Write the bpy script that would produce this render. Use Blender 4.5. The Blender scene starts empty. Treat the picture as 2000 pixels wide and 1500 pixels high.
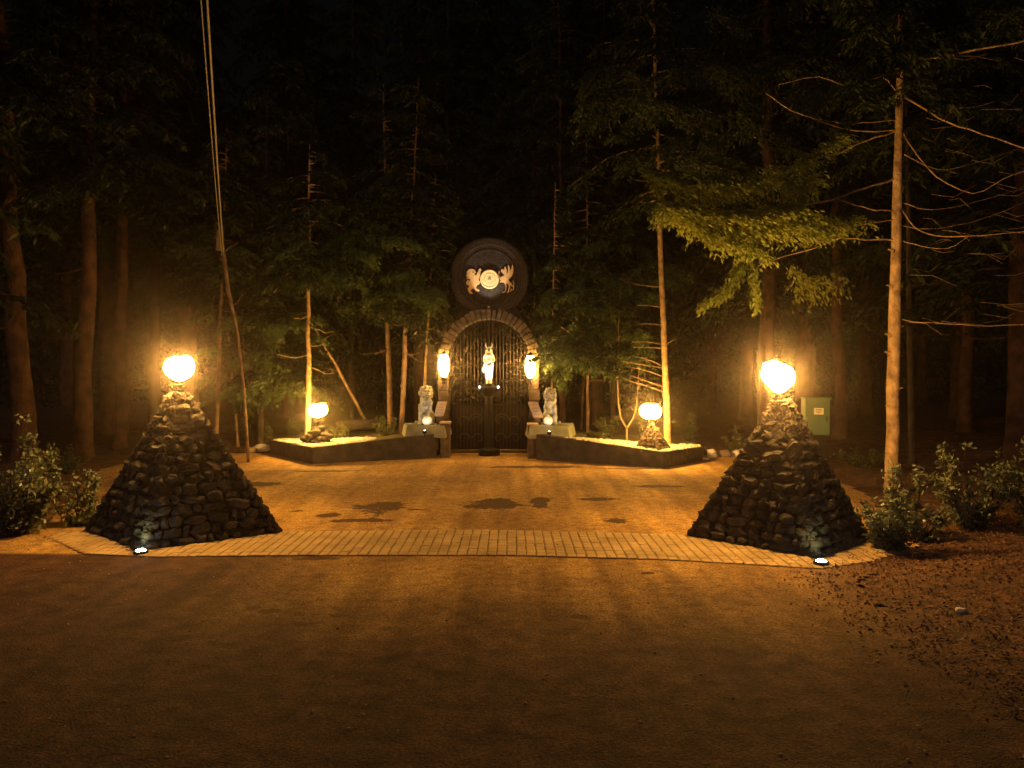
import bpy, bmesh, math, random
import numpy as np
from mathutils import Vector, Matrix, noise

R = math.radians
scene = bpy.context.scene
COL = scene.collection

# ------------------------------------------------------------------ camera
F = 1510.0            # focal length in photo pixels (photo 2000 x 1500)
CZ = 1.6
PITCH = math.atan(30 / F)
cam_d = bpy.data.cameras.new('camera'); cam_d.sensor_width = 36; cam_d.lens = 36 * F / 2000
cam_d.clip_start = 0.05; cam_d.clip_end = 400
cam = bpy.data.objects.new('camera', cam_d); COL.objects.link(cam)
cam.location = (0, 0, CZ); cam.rotation_euler = (math.pi / 2 - PITCH, 0, 0)
scene.camera = cam

# ------------------------------------------------------------------ night sky, faint moonlight, exposure
world = bpy.data.worlds.new('World'); scene.world = world; world.use_nodes = True
wn = world.node_tree; wn.nodes.clear()
sky = wn.nodes.new('ShaderNodeTexSky'); sky.sky_type = 'NISHITA'; sky.sun_disc = False
sky.sun_elevation = R(2); sky.sun_rotation = R(180)
bg = wn.nodes.new('ShaderNodeBackground'); bg.inputs[1].default_value = 0.0013
wo = wn.nodes.new('ShaderNodeOutputWorld')
wn.links.new(sky.outputs[0], bg.inputs[0]); wn.links.new(bg.outputs[0], wo.inputs[0])
sun_d = bpy.data.lights.new('moon', 'SUN'); sun_d.energy = 0.15; sun_d.angle = R(10); sun_d.color = (0.78, 0.70, 1.0)
sun = bpy.data.objects.new('moon', sun_d); COL.objects.link(sun)
sun.rotation_euler = (R(50), 0, R(-25))
scene.view_settings.view_transform = 'Standard'; scene.view_settings.look = 'None'
scene.view_settings.exposure = 0.0; scene.view_settings.gamma = 1
cy = scene.cycles
cy.use_denoising = True; cy.max_bounces = 5; cy.diffuse_bounces = 3; cy.glossy_bounces = 2
cy.transmission_bounces = 2; cy.volume_bounces = 0; cy.transparent_max_bounces = 8
cy.sample_clamp_indirect = 3; cy.sample_clamp_direct = 0; cy.use_light_tree = True

# ------------------------------------------------------------------ helpers
CP, SP = math.cos(PITCH), math.sin(PITCH)
def ray(u, v):
    a = (u - 1000) / F; b = (750 - v) / F
    return Vector((a, CP + b * SP, -SP + b * CP))
def P(u, v, Y):
    d = ray(u, v); return Vector((0, 0, CZ)) + d * (Y / d.y)
def G(u, v, z=0.0):
    d = ray(u, v); return Vector((0, 0, CZ)) + d * ((z - CZ) / d.z)

def tag(o, label=None, cat=None, group=None, kind=None):
    if label: o['label'] = label
    if cat: o['category'] = cat
    if group: o['group'] = group
    if kind: o['kind'] = kind
    return o
def empty(name, loc, label, cat, group=None, rz=0):
    o = bpy.data.objects.new(name, None); COL.objects.link(o); o.location = loc; o.rotation_euler.z = rz
    o.empty_display_size = .1
    return tag(o, label, cat, group)
def link(name, me, m=None, parent=None, smooth=False):
    """link a mesh given in world coordinates; under a parent it keeps its world place"""
    if m is not None:
        me.materials.clear(); me.materials.append(m)
    if smooth:
        me.polygons.foreach_set('use_smooth', [True] * len(me.polygons))
    o = bpy.data.objects.new(name, me); COL.objects.link(o)
    if parent is not None:
        o.parent = parent
        mw = parent_matrix(parent)
        o.matrix_parent_inverse = mw.inverted()
    return o
def parent_matrix(p):
    m = p.matrix_basis.copy()
    if p.parent is not None:
        m = parent_matrix(p.parent) @ p.matrix_parent_inverse @ m
    return m
def bmo(name, bm, m, parent=None, smooth=False):
    me = bpy.data.meshes.new(name); bm.normal_update(); bm.to_mesh(me); bm.free()
    return link(name, me, m, parent, smooth)
def pyd(name, vs, fs, m, parent=None, smooth=False):
    me = bpy.data.meshes.new(name); me.from_pydata([tuple(v) for v in vs], [], fs); me.update()
    return link(name, me, m, parent, smooth)

def box(bm, c, s, rz=0, bev=0.0, rx=0, ry=0):
    mtx = Matrix.Translation(c) @ Matrix.Rotation(rz, 4, 'Z') @ Matrix.Rotation(rx, 4, 'X') @ Matrix.Rotation(ry, 4, 'Y') @ Matrix.Diagonal((s[0], s[1], s[2], 1))
    r = bmesh.ops.create_cube(bm, size=1, matrix=mtx)
    if bev > 0:
        es = list({e for v in r['verts'] for e in v.link_edges})
        bmesh.ops.bevel(bm, geom=es, offset=bev, segments=2, affect='EDGES', profile=.5)
def tube(bm, pts, rads, n=8, cap=True, rough=0.0, seed=0):
    pts = [Vector(p) for p in pts]; rings = []
    up = Vector((0, 0, 1))
    t0 = (pts[1] - pts[0]).normalized()
    a = t0.cross(up if abs(t0.z) < .9 else Vector((1, 0, 0))).normalized()
    for i, p in enumerate(pts):
        t = (pts[min(i + 1, len(pts) - 1)] - pts[max(i - 1, 0)]).normalized()
        a = (a - t * a.dot(t)).normalized(); b = t.cross(a)
        ring = []
        for k in range(n):
            an = 2 * math.pi * k / n
            rr = rads[i]
            if rough: rr *= 1 + rough * noise.noise(Vector((k * 1.7 + seed, i * .9, seed * 3.1)))
            ring.append(bm.verts.new(p + (a * math.cos(an) + b * math.sin(an)) * rr))
        rings.append(ring)
    for i in range(len(rings) - 1):
        for k in range(n):
            bm.faces.new((rings[i][k], rings[i][(k + 1) % n], rings[i + 1][(k + 1) % n], rings[i + 1][k]))
    if cap:
        bm.faces.new(rings[0][::-1]); bm.faces.new(rings[-1])
def lathe(bm, c, prof, n=24, mtx=None):
    """prof: list of (r, z)"""
    rings = []
    for r, z in prof:
        ring = [Vector((r * math.cos(2 * math.pi * k / n), r * math.sin(2 * math.pi * k / n), z)) for k in range(n)]
        if mtx is not None: ring = [mtx @ v for v in ring]
        rings.append([bm.verts.new(v + Vector(c)) for v in ring])
    for i in range(len(rings) - 1):
        for k in range(n):
            bm.faces.new((rings[i][k], rings[i][(k + 1) % n], rings[i + 1][(k + 1) % n], rings[i + 1][k]))
    bm.faces.new(rings[0][::-1]); bm.faces.new(rings[-1])
def ball(bm, c, r, sub=3, s=(1, 1, 1), mtx=None):
    m = Matrix.Translation(c) @ (mtx or Matrix()) @ Matrix.Diagonal((r * s[0], r * s[1], r * s[2], 1))
    return bmesh.ops.create_icosphere(bm, subdivisions=sub, radius=1, matrix=m)['verts']
def stone(bm, c, s, seed, rot=None, sub=2, amp=.28):
    vs = bmesh.ops.create_icosphere(bm, subdivisions=sub, radius=1)['verts']
    rot = rot or Matrix()
    for v in vs:
        d = v.co.normalized()
        # blocky superellipsoid broken up with noise
        q = max(abs(d.x), abs(d.y), abs(d.z))
        k = .62 + .38 / q * .9
        k *= 1 + amp * noise.noise(d * 1.6 + Vector((seed * 7.3, seed * 1.9, 0))) + amp * .5 * noise.noise(d * 4 + Vector((0, seed * 5.1, 0)))
        p = Vector((d.x * s[0], d.y * s[1], d.z * s[2])) * k
        v.co = (rot @ p) + Vector(c)
def fuse(name, bm, m, parent=None, voxel=.012, smooth_it=4):
    """one continuous skin over overlapping forms"""
    me = bpy.data.meshes.new(name); bm.to_mesh(me); bm.free()
    o = bpy.data.objects.new('tmp', me); COL.objects.link(o)
    r = o.modifiers.new('r', 'REMESH'); r.mode = 'VOXEL'; r.voxel_size = voxel
    if smooth_it:
        s = o.modifiers.new('s', 'SMOOTH'); s.iterations = smooth_it; s.factor = .5
    dg = bpy.context.evaluated_depsgraph_get(); dg.update()
    nm = bpy.data.meshes.new_from_object(o.evaluated_get(dg))
    bpy.data.objects.remove(o); nm.name = name
    return link(name, nm, m, parent, True)

# ------------------------------------------------------------------ materials
def newmat(name):
    m = bpy.data.materials.new(name); m.use_nodes = True
    nt = m.node_tree; return m, nt, nt.nodes['Principled BSDF']
def mat(name, c1, c2=None, scale=4, rough=.85, bump=0.0, bscale=None, metal=0, spec=.3, detail=6, coord='Object', c3=None):
    m, nt, b = newmat(name)
    b.inputs['Roughness'].default_value = rough; b.inputs['Metallic'].default_value = metal
    b.inputs['Specular IOR Level'].default_value = spec
    tc = nt.nodes.new('ShaderNodeTexCoord')
    if c2 is None: b.inputs['Base Color'].default_value = (*c1, 1)
    else:
        n = nt.nodes.new('ShaderNodeTexNoise'); n.inputs['Scale'].default_value = scale; n.inputs['Detail'].default_value = detail
        nt.links.new(tc.outputs[coord], n.inputs['Vector'])
        r = nt.nodes.new('ShaderNodeValToRGB'); r.color_ramp.elements[0].position = .32; r.color_ramp.elements[1].position = .68
        r.color_ramp.elements[0].color = (*c1, 1); r.color_ramp.elements[1].color = (*c2, 1)
        if c3:
            e = r.color_ramp.elements.new(.5); e.color = (*c3, 1)
        nt.links.new(n.outputs['Fac'], r.inputs[0]); nt.links.new(r.outputs[0], b.inputs['Base Color'])
    if bump:
        n2 = nt.nodes.new('ShaderNodeTexNoise'); n2.inputs['Scale'].default_value = bscale or scale * 6; n2.inputs['Detail'].default_value = 8
        nt.links.new(tc.outputs[coord], n2.inputs['Vector'])
        bp = nt.nodes.new('ShaderNodeBump'); bp.inputs['Strength'].default_value = bump; bp.inputs['Distance'].default_value = .02
        nt.links.new(n2.outputs['Fac'], bp.inputs['Height']); nt.links.new(bp.outputs[0], b.inputs['Normal'])
    return m
def emit(name, col, strength):
    m, nt, b = newmat(name)
    b.inputs['Base Color'].default_value = (.8, .8, .8, 1)
    b.inputs['Emission Color'].default_value = (*col, 1); b.inputs['Emission Strength'].default_value = strength
    return m
def leafmat(name, c1, c2, trans=.3, rough=.55, scale=1.2):
    m, nt, b = newmat(name)
    tc = nt.nodes.new('ShaderNodeTexCoord')
    n = nt.nodes.new('ShaderNodeTexNoise'); n.inputs['Scale'].default_value = scale; n.inputs['Detail'].default_value = 5
    nt.links.new(tc.outputs['Object'], n.inputs['Vector'])
    r = nt.nodes.new('ShaderNodeValToRGB'); r.color_ramp.elements[0].position = .35; r.color_ramp.elements[1].position = .65
    r.color_ramp.elements[0].color = (*c1, 1); r.color_ramp.elements[1].color = (*c2, 1)
    nt.links.new(n.outputs['Fac'], r.inputs[0]); nt.links.new(r.outputs[0], b.inputs['Base Color'])
    b.inputs['Roughness'].default_value = rough; b.inputs['Specular IOR Level'].default_value = .35
    t = nt.nodes.new('ShaderNodeBsdfTranslucent'); nt.links.new(r.outputs[0], t.inputs['Color'])
    mx = nt.nodes.new('ShaderNodeMixShader'); mx.inputs[0].default_value = trans
    nt.links.new(b.outputs[0], mx.inputs[1]); nt.links.new(t.outputs[0], mx.inputs[2])
    nt.links.new(mx.outputs[0], nt.nodes['Material Output'].inputs['Surface'])
    return m

M = {}
M['lava'] = mat('dark_lava_rock', (.011, .009, .009), (.060, .048, .044), 5, .9, .9, 38)
M['lava_core'] = mat('dark_mortar', (.010, .008, .008), (.020, .017, .016), 8, .95, .6, 40)
M['wall'] = mat('dark_retaining_stone', (.030, .026, .027), (.075, .062, .06), 6, .9, .7, 30)
M['arch'] = mat('brown_arch_stone', (.06, .044, .032), (.15, .115, .085), 7, .9, .8, 30)
M['disc'] = mat('dark_carved_stone', (.022, .018, .019), (.06, .050, .052), 26, .85, 1.0, 22)
M['gold'] = mat('gilded_relief', (.62, .42, .22), (.75, .54, .30), 12, .5, .2, 40, spec=.4)
M['medal'] = mat('pale_gilded_relief', (.68, .60, .36), (.78, .70, .45), 12, .5, .15, 50, spec=.4)
M['iron'] = mat('black_iron', (.008, .006, .006), (.018, .013, .012), 10, .7, .2, 60, spec=.08)
M['white_stone'] = mat('white_statue_stone', (.62, .62, .60), (.82, .82, .80), 9, .6, .35, 40)
M['lion'] = mat('weathered_white_stone', (.20, .20, .18), (.52, .52, .48), 12, .7, .6, 40)
M['slab'] = mat('grey_green_slab', (.20, .21, .16), (.34, .34, .27), 5, .9, .6, 30)
M['pink'] = mat('tan_plaque_stone', (.40, .29, .21), (.55, .42, .32), 9, .8, .3, 30)
M['pebble'] = mat('pale_pebbles', (.38, .36, .30), (.68, .66, .58), 14, .85, .3, 40)
M['boulder'] = mat('pale_boulder', (.45, .40, .34), (.68, .62, .55), 4, .85, .6, 20)
M['boulder_dark'] = mat('brown_boulder', (.12, .085, .06), (.22, .16, .12), 4, .9, .6, 20)
M['green_paint'] = mat('pale_green_cabinet_paint', (.07, .15, .105), (.095, .185, .13), 3, .5, .05, 20)
M['sticker'] = mat('white_sticker', (.75, .75, .65), None, rough=.6)
M['ink'] = mat('dark_ink', (.08, .08, .07), None, rough=.7)
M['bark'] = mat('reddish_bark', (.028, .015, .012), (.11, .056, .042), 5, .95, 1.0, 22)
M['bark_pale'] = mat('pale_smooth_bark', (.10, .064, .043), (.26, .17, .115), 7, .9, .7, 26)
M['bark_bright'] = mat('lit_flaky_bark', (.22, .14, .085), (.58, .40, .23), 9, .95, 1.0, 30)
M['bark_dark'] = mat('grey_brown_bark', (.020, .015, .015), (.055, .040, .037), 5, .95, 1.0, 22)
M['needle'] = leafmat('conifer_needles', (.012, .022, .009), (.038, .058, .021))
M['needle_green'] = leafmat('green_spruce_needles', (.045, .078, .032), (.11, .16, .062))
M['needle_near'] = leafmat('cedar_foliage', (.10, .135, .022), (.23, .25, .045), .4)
M['leaf'] = leafmat('broad_leaves', (.08, .09, .055), (.20, .225, .14), .25, .4, 5)
M['shrub'] = leafmat('shrub_foliage', (.05, .06, .02), (.11, .12, .045), .25)
M['cable'] = mat('grey_cable', (.22, .20, .17), None, rough=.6)
M['warm'] = emit('warm_lamp_glass', (1.0, .50, .10), 620)
M['warm_small'] = emit('warm_small_lamp_glass', (1.0, .51, .09), 350)
M['warm_sconce'] = emit('warm_lantern_glass', (1.0, .52, .11), 190)
M['white_lamp'] = emit('white_spot_glass', (.95, 1.0, .88), 14)

def ground_mats():
    # driveway: packed sandy gravel with damp stains that have a shape of their own
    m, nt, b = newmat('packed_sandy_gravel'); N = nt.nodes; L = nt.links
    tc = N.new('ShaderNodeTexCoord')
    def noise_n(sc, det=8, dist=0):
        n = N.new('ShaderNodeTexNoise'); n.inputs['Scale'].default_value = sc; n.inputs['Detail'].default_value = det
        n.inputs['Distortion'].default_value = dist; L.new(tc.outputs['Object'], n.inputs['Vector']); return n
    def ramp(src, p0, p1, c0, c1):
        r = N.new('ShaderNodeValToRGB'); e = r.color_ramp.elements
        e[0].position = p0; e[1].position = p1; e[0].color = (*c0, 1); e[1].color = (*c1, 1); L.new(src, r.inputs[0]); return r
    def mix(fac, a, bb, mode='MIX'):
        x = N.new('ShaderNodeMix'); x.data_type = 'RGBA'; x.blend_type = mode
        if isinstance(fac, float): x.inputs[0].default_value = fac
        else: L.new(fac, x.inputs[0])
        L.new(a, x.inputs[6]); L.new(bb, x.inputs[7]); return x.outputs[2]
    big = ramp(noise_n(.7, 6, .6).outputs['Fac'], .36, .66, (.38, .225, .085), (.64, .405, .135))
    fine = ramp(noise_n(55, 8).outputs['Fac'], .3, .7, (.30, .29, .28), (1.45, 1.45, 1.45))
    c = mix(1.0, big.outputs[0], fine.outputs[0], 'MULTIPLY')
    mid = ramp(noise_n(11, 9, .5).outputs['Fac'], .30, .62, (.62, .58, .56), (1.12, 1.12, 1.12))
    c = mix(1.0, c, mid.outputs[0], 'MULTIPLY')
    # lengthwise streaks running up the drive
    mp = N.new('ShaderNodeMapping'); mp.inputs['Scale'].default_value = (3.2, .22, 1); L.new(tc.outputs['Object'], mp.inputs['Vector'])
    st = N.new('ShaderNodeTexNoise'); st.inputs['Scale'].default_value = 1.2; st.inputs['Detail'].default_value = 5; L.new(mp.outputs[0], st.inputs['Vector'])
    sr = ramp(st.outputs['Fac'], .38, .62, (.72, .69, .68), (1.12, 1.12, 1.10))
    c = mix(1.0, c, sr.outputs[0], 'MULTIPLY')
    # damp stains
    spots = [(735, 992, .30, .42), (968, 983, .34, .50), (1053, 980, .13, .42), (645, 1005, .15, .16), (700, 1017, .32, .10),
             (815, 995, .16, .06), (1208, 1018, .14, .15), (1180, 975, .26, .13), (580, 998, .1, .06), (1290, 950, .5, .12),
             (500, 945, .35, .2), (495, 1186, .045, .05), (525, 1194, .06, .05), (590, 1218, .07, .05), (663, 1202, .05, .04),
             (415, 1182, .03, .03), (1263, 1120, .06, .05), (620, 1090, .2, .05), (1130, 1205, .05, .04), 
             (640, 920, .5, .10), (1040, 912, .9, .14), (1230, 915, .5, .10)]
    wob = noise_n(2.6, 7, .3)
    wob2 = noise_n(14, 5)
    tot = None
    for (u, v, a, bb) in spots:
        g = G(u, v)
        s = N.new('ShaderNodeVectorMath'); s.operation = 'SUBTRACT'; L.new(tc.outputs['Object'], s.inputs[0]); s.inputs[1].default_value = (g.x, g.y, 0)
        k = N.new('ShaderNodeVectorMath'); k.operation = 'MULTIPLY'; L.new(s.outputs[0], k.inputs[0]); k.inputs[1].default_value = (1 / a, 1 / bb, 0)
        ln = N.new('ShaderNodeVectorMath'); ln.operation = 'LENGTH'; L.new(k.outputs[0], ln.inputs[0])
        if tot is None: tot = ln.outputs['Value']
        else:
            mn = N.new('ShaderNodeMath'); mn.operation = 'MINIMUM'; L.new(tot, mn.inputs[0]); L.new(ln.outputs['Value'], mn.inputs[1]); tot = mn.outputs[0]
    def madd(a, f, o):
        x = N.new('ShaderNodeMath'); x.operation = 'MULTIPLY_ADD'; L.new(a, x.inputs[0]); x.inputs[1].default_value = f
        if isinstance(o, float): x.inputs[2].default_value = o
        else: L.new(o, x.inputs[2])
        return x.outputs[0]
    f = madd(wob.outputs['Fac'], 2.4, tot); f = madd(wob2.outputs['Fac'], 1.5, f)
    stain = N.new('ShaderNodeMapRange'); L.new(f, stain.inputs[0]); stain.inputs[1].default_value = 2.72; stain.inputs[2].default_value = 3.0
    stain.inputs[3].default_value = 1; stain.inputs[4].default_value = 0
    sx = N.new('ShaderNodeSeparateXYZ'); L.new(tc.outputs['Object'], sx.inputs[0])
    def mrange(src, a0, a1, b0, b1, kind='SMOOTHSTEP'):
        x = N.new('ShaderNodeMapRange'); x.interpolation_type = kind; L.new(src, x.inputs[0])
        for i, q in enumerate((a0, a1, b0, b1)): x.inputs[i + 1].default_value = q
        return x.outputs[0]
    def math2(op, a_, b_):
        x = N.new('ShaderNodeMath'); x.operation = op
        for i, q in enumerate((a_, b_)):
            if isinstance(q, float): x.inputs[i].default_value = q
            else: L.new(q, x.inputs[i])
        return x.outputs[0]
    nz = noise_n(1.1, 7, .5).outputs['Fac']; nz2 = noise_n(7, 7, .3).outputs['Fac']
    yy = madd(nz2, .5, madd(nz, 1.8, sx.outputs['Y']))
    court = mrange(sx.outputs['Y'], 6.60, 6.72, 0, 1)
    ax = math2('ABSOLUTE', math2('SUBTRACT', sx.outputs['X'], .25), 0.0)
    lit_fan = math2('MULTIPLY', mrange(yy, 4.9, 7.6, 0, .85), mrange(madd(nz, 1.6, ax), 1.9, 3.7, 1, 0))  # tracked sand, plus lamplight falloff painted toward the camera and the sides
    sand = math2('MAXIMUM', court, lit_fan)  # sand cover, including the painted lamplight falloff
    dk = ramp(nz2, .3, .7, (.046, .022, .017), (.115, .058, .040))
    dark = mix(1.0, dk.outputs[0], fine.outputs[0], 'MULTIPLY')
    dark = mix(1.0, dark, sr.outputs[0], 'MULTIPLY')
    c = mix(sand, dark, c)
    damp = N.new('ShaderNodeRGB'); damp.outputs[0].default_value = (.085, .042, .022, 1)
    c = mix(stain.outputs[0], c, damp.outputs[0])
    L.new(c, b.inputs['Base Color'])
    b.inputs['Roughness'].default_value = .92; b.inputs['Specular IOR Level'].default_value = .2
    h = madd(noise_n(90, 8).outputs['Fac'], .5, noise_n(6, 6).outputs['Fac'])
    bp = N.new('ShaderNodeBump'); bp.inputs['Strength'].default_value = .9; bp.inputs['Distance'].default_value = .03
    L.new(h, bp.inputs['Height']); L.new(bp.outputs[0], b.inputs['Normal'])
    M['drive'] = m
ground_mats()
M['soil'] = mat('leaf_litter_soil', (.038, .017, .011), (.14, .062, .036), 9, .95, 1.0, 50, detail=10, c3=(.08, .04, .022))
M['litter'] = mat('fallen_leaves', (.10, .05, .028), (.24, .135, .075), 25, .9)
M['paver'] = mat('sandy_concrete_pavers', (.33, .225, .10), (.54, .375, .18), 3, .85, .6, 60, c3=(.43, .30, .14))
M['joint'] = mat('dark_sand_joint', (.13, .09, .045), (.20, .14, .07), 30, .95)

# ------------------------------------------------------------------ the ground
DRIVE = [G(*p) for p in [(95, 1052), (150, 1020), (235, 915), (330, 893), (480, 888), (700, 884)]] + \
        [Vector((-1.5, 14.6, 0)), Vector((-1.25, 26, 0)), Vector((.4, 26, 0)), Vector((.65, 14.6, 0))] + \
        [G(*p) for p in [(1250, 890), (1445, 893), (1560, 925), (1640, 960), (1715, 1055), (1730, 1078), (1585, 1122), (1640, 1190), (1800, 1290), (2010, 1400)]] + \
        [Vector((3.2, 0, 0)), Vector((4, -8, 0)), Vector((-14, -8, 0)), Vector((-14, 5, 0)), Vector((-6.5, 6.4, 0)), G(60, 1066)]
DX = np.array([(p.x, p.y) for p in DRIVE])
def sdist(px, py):
    """signed distance to the drive outline (positive outside), arrays"""
    d = np.full(px.shape, 1e9); ins = np.zeros(px.shape, bool)
    n = len(DX)
    for i in range(n):
        a = DX[i]; b = DX[(i + 1) % n]; e = b - a
        t = np.clip(((px - a[0]) * e[0] + (py - a[1]) * e[1]) / (e @ e), 0, 1)
        d = np.minimum(d, np.hypot(px - a[0] - t * e[0], py - a[1] - t * e[1]))
        c = ((a[1] > py) != (b[1] > py)) & (px < (b[0] - a[0]) * (py - a[1]) / (b[1] - a[1] + 1e-12) + a[0])
        ins ^= c
    return np.where(ins, -d, d)
def gz(x, y):
    s = float(sdist(np.array([x]), np.array([y]))[0])
    return hgt(x, y, s)
def hgt(x, y, s):
    nz = noise.fractal(Vector((x * .7, y * .7, 3)), 1.0, 2.0, 4)
    if s < -.5: return -.04
    t = min(1, max(0, (s + .12 + .1 * nz) / 1.3)); t = t * t * (3 - 2 * t)
    far = min(1, max(0, (s - 1) / 8))
    return -.04 + t * (.12 + .05 * nz) + far * (.35 + .25 * nz) * (1 if abs(x) < 60 else 1)
def make_ground():
    xs = np.concatenate([np.linspace(-90, -9, 28)[:-1], np.linspace(-9, 9, 270), np.linspace(9, 90, 28)[1:]])
    ys = np.concatenate([np.linspace(-12, 1, 8)[:-1], np.linspace(1, 19, 270), np.linspace(19, 100, 30)[1:]])
    X, Y = np.meshgrid(xs, ys); S = sdist(X.ravel(), Y.ravel())
    vs = [(x, y, hgt(x, y, s)) for x, y, s in zip(X.ravel(), Y.ravel(), S)]
    nx = len(xs); fs = [(j * nx + i, j * nx + i + 1, (j + 1) * nx + i + 1, (j + 1) * nx + i) for j in range(len(ys) - 1) for i in range(nx - 1)]
    tag(pyd('ground', vs, fs, M['soil'], None, True), kind='structure', label='dark leaf-littered forest floor and verges')
    # drive: a sheet that runs just under the verges
    xs = np.linspace(-14, 9, 300); ys = np.linspace(-8, 19, 350)
    X, Y = np.meshgrid(xs, ys); nx = len(xs)
    vs = [(x, y, .006 * noise.noise(Vector((x * .8, y * .8, 9)))) for x, y in zip(X.ravel(), Y.ravel())]
    S = sdist(X.ravel(), Y.ravel())
    fs = []
    for j in range(len(ys) - 1):
        for i in range(nx - 1):
            q = (j * nx + i, j * nx + i + 1, (j + 1) * nx + i + 1, (j + 1) * nx + i)
            if min(S[k] for k in q) < .25: fs.append(q)
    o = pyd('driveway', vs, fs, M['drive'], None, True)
    bm = bmesh.new(); bm.from_mesh(o.data)
    bmesh.ops.delete(bm, geom=[v for v in bm.verts if not v.link_faces], context='VERTS'); bm.to_mesh(o.data); bm.free()
    tag(o, kind='structure', label='sandy gravel driveway leading to the gate')
make_ground()

def in_poly(x, y, poly):
    c = False; n = len(poly)
    for i in range(n):
        a = poly[i]; b = poly[(i + 1) % n]
        if (a[1] > y) != (b[1] > y) and x < (b[0] - a[0]) * (y - a[1]) / (b[1] - a[1]) + a[0]: c = not c
    return c

# pyramid feet on the ground (front, right, back, left)
def pyr_feet(fr, rt, lf):
    f, r, l = G(*fr), G(*rt), G(*lf); return [f, r, r + l - f, l]
LP = pyr_feet((270, 1080), (560, 1041), (158, 1037))
RP = pyr_feet((1600, 1096), (1713, 1058), (1332, 1047))

def make_pavers():
    rnd = random.Random(4)
    back = [G(*p) for p in [(95, 1048), (160, 1036), (330, 1050), (560, 1040), (950, 1036), (1335, 1046), (1560, 1060), (1712, 1056), (1760, 1070)]]
    front = [G(*p) for p in [(95, 1050), (165, 1083), (300, 1089), (560, 1086), (1000, 1086), (1300, 1094), (1500, 1106), (1600, 1112), (1700, 1098), (1760, 1080)]]
    poly = [(p.x, p.y) for p in back] + [(p.x, p.y) for p in front[::-1]]
    bm = bmesh.new()
    w, d = .083, .118
    def add(cx, cy, w, d, rz):
        for P4 in (LP, RP):
            if in_poly(cx, cy, [(p.x, p.y) for p in P4]): return
        z = .012 + rnd.uniform(-.002, .002)
        c, s = math.cos(rz), math.sin(rz)
        e = .007
        def q(a, b, zz): return bm.verts.new((cx + a * c - b * s, cy + a * s + b * c, zz))
        hw, hd = w / 2, d / 2
        lo = [q(-hw, -hd, z - .02), q(hw, -hd, z - .02), q(hw, hd, z - .02), q(-hw, hd, z - .02)]
        mi = [q(-hw, -hd, z - .004), q(hw, -hd, z - .004), q(hw, hd, z - .004), q(-hw, hd, z - .004)]
        t = [rnd.uniform(-.0015, .0015) for _ in range(4)]
        hi = [q(-hw + e, -hd + e, z + t[0]), q(hw - e, -hd + e, z + t[1]), q(hw - e, hd - e, z + t[2]), q(-hw + e, hd - e, z + t[3])]
        for A, B in ((lo, mi), (mi, hi)):
            for k in range(4): bm.faces.new((A[k], A[(k + 1) % 4], B[(k + 1) % 4], B[k]))
        bm.faces.new(hi)
    bx_, by_ = [p.x for p in back], [p.y for p in back]
    fx_, fy_ = [p.x for p in front], [p.y for p in front]
    x = max(bx_[0], fx_[0]) + .05
    while x < min(bx_[-1], fx_[-1]) - .03:
        y0, y1 = float(np.interp(x, fx_, fy_)), float(np.interp(x, bx_, by_))
        n = max(1, round((y1 - y0) / d)); dd = (y1 - y0) / n
        sl = (np.interp(x + .1, fx_, fy_) - np.interp(x - .1, fx_, fy_)) / .2
        for j in range(n):
            if (y1 - y0) < .05: continue
            add(x + rnd.uniform(-.003, .003), y0 + (j + .5) * dd + rnd.uniform(-.003, .003), w - .007 - rnd.uniform(0, .003), dd - .004, rnd.uniform(-.012, .012))
        x += w + .002
    tag(bmo('paver_strip', bm, M['paver']), kind='structure', label='curved strip of sandy pavers across the driveway')
    pp = [(p.x, p.y, .0075) for p in front] + [(p.x, p.y, .0075) for p in back[::-1]]
    tag(pyd('paver_bedding', pp, [list(range(len(pp)))], M['joint']), kind='structure', label='dark sand showing in the paver joints')
make_pavers()

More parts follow.
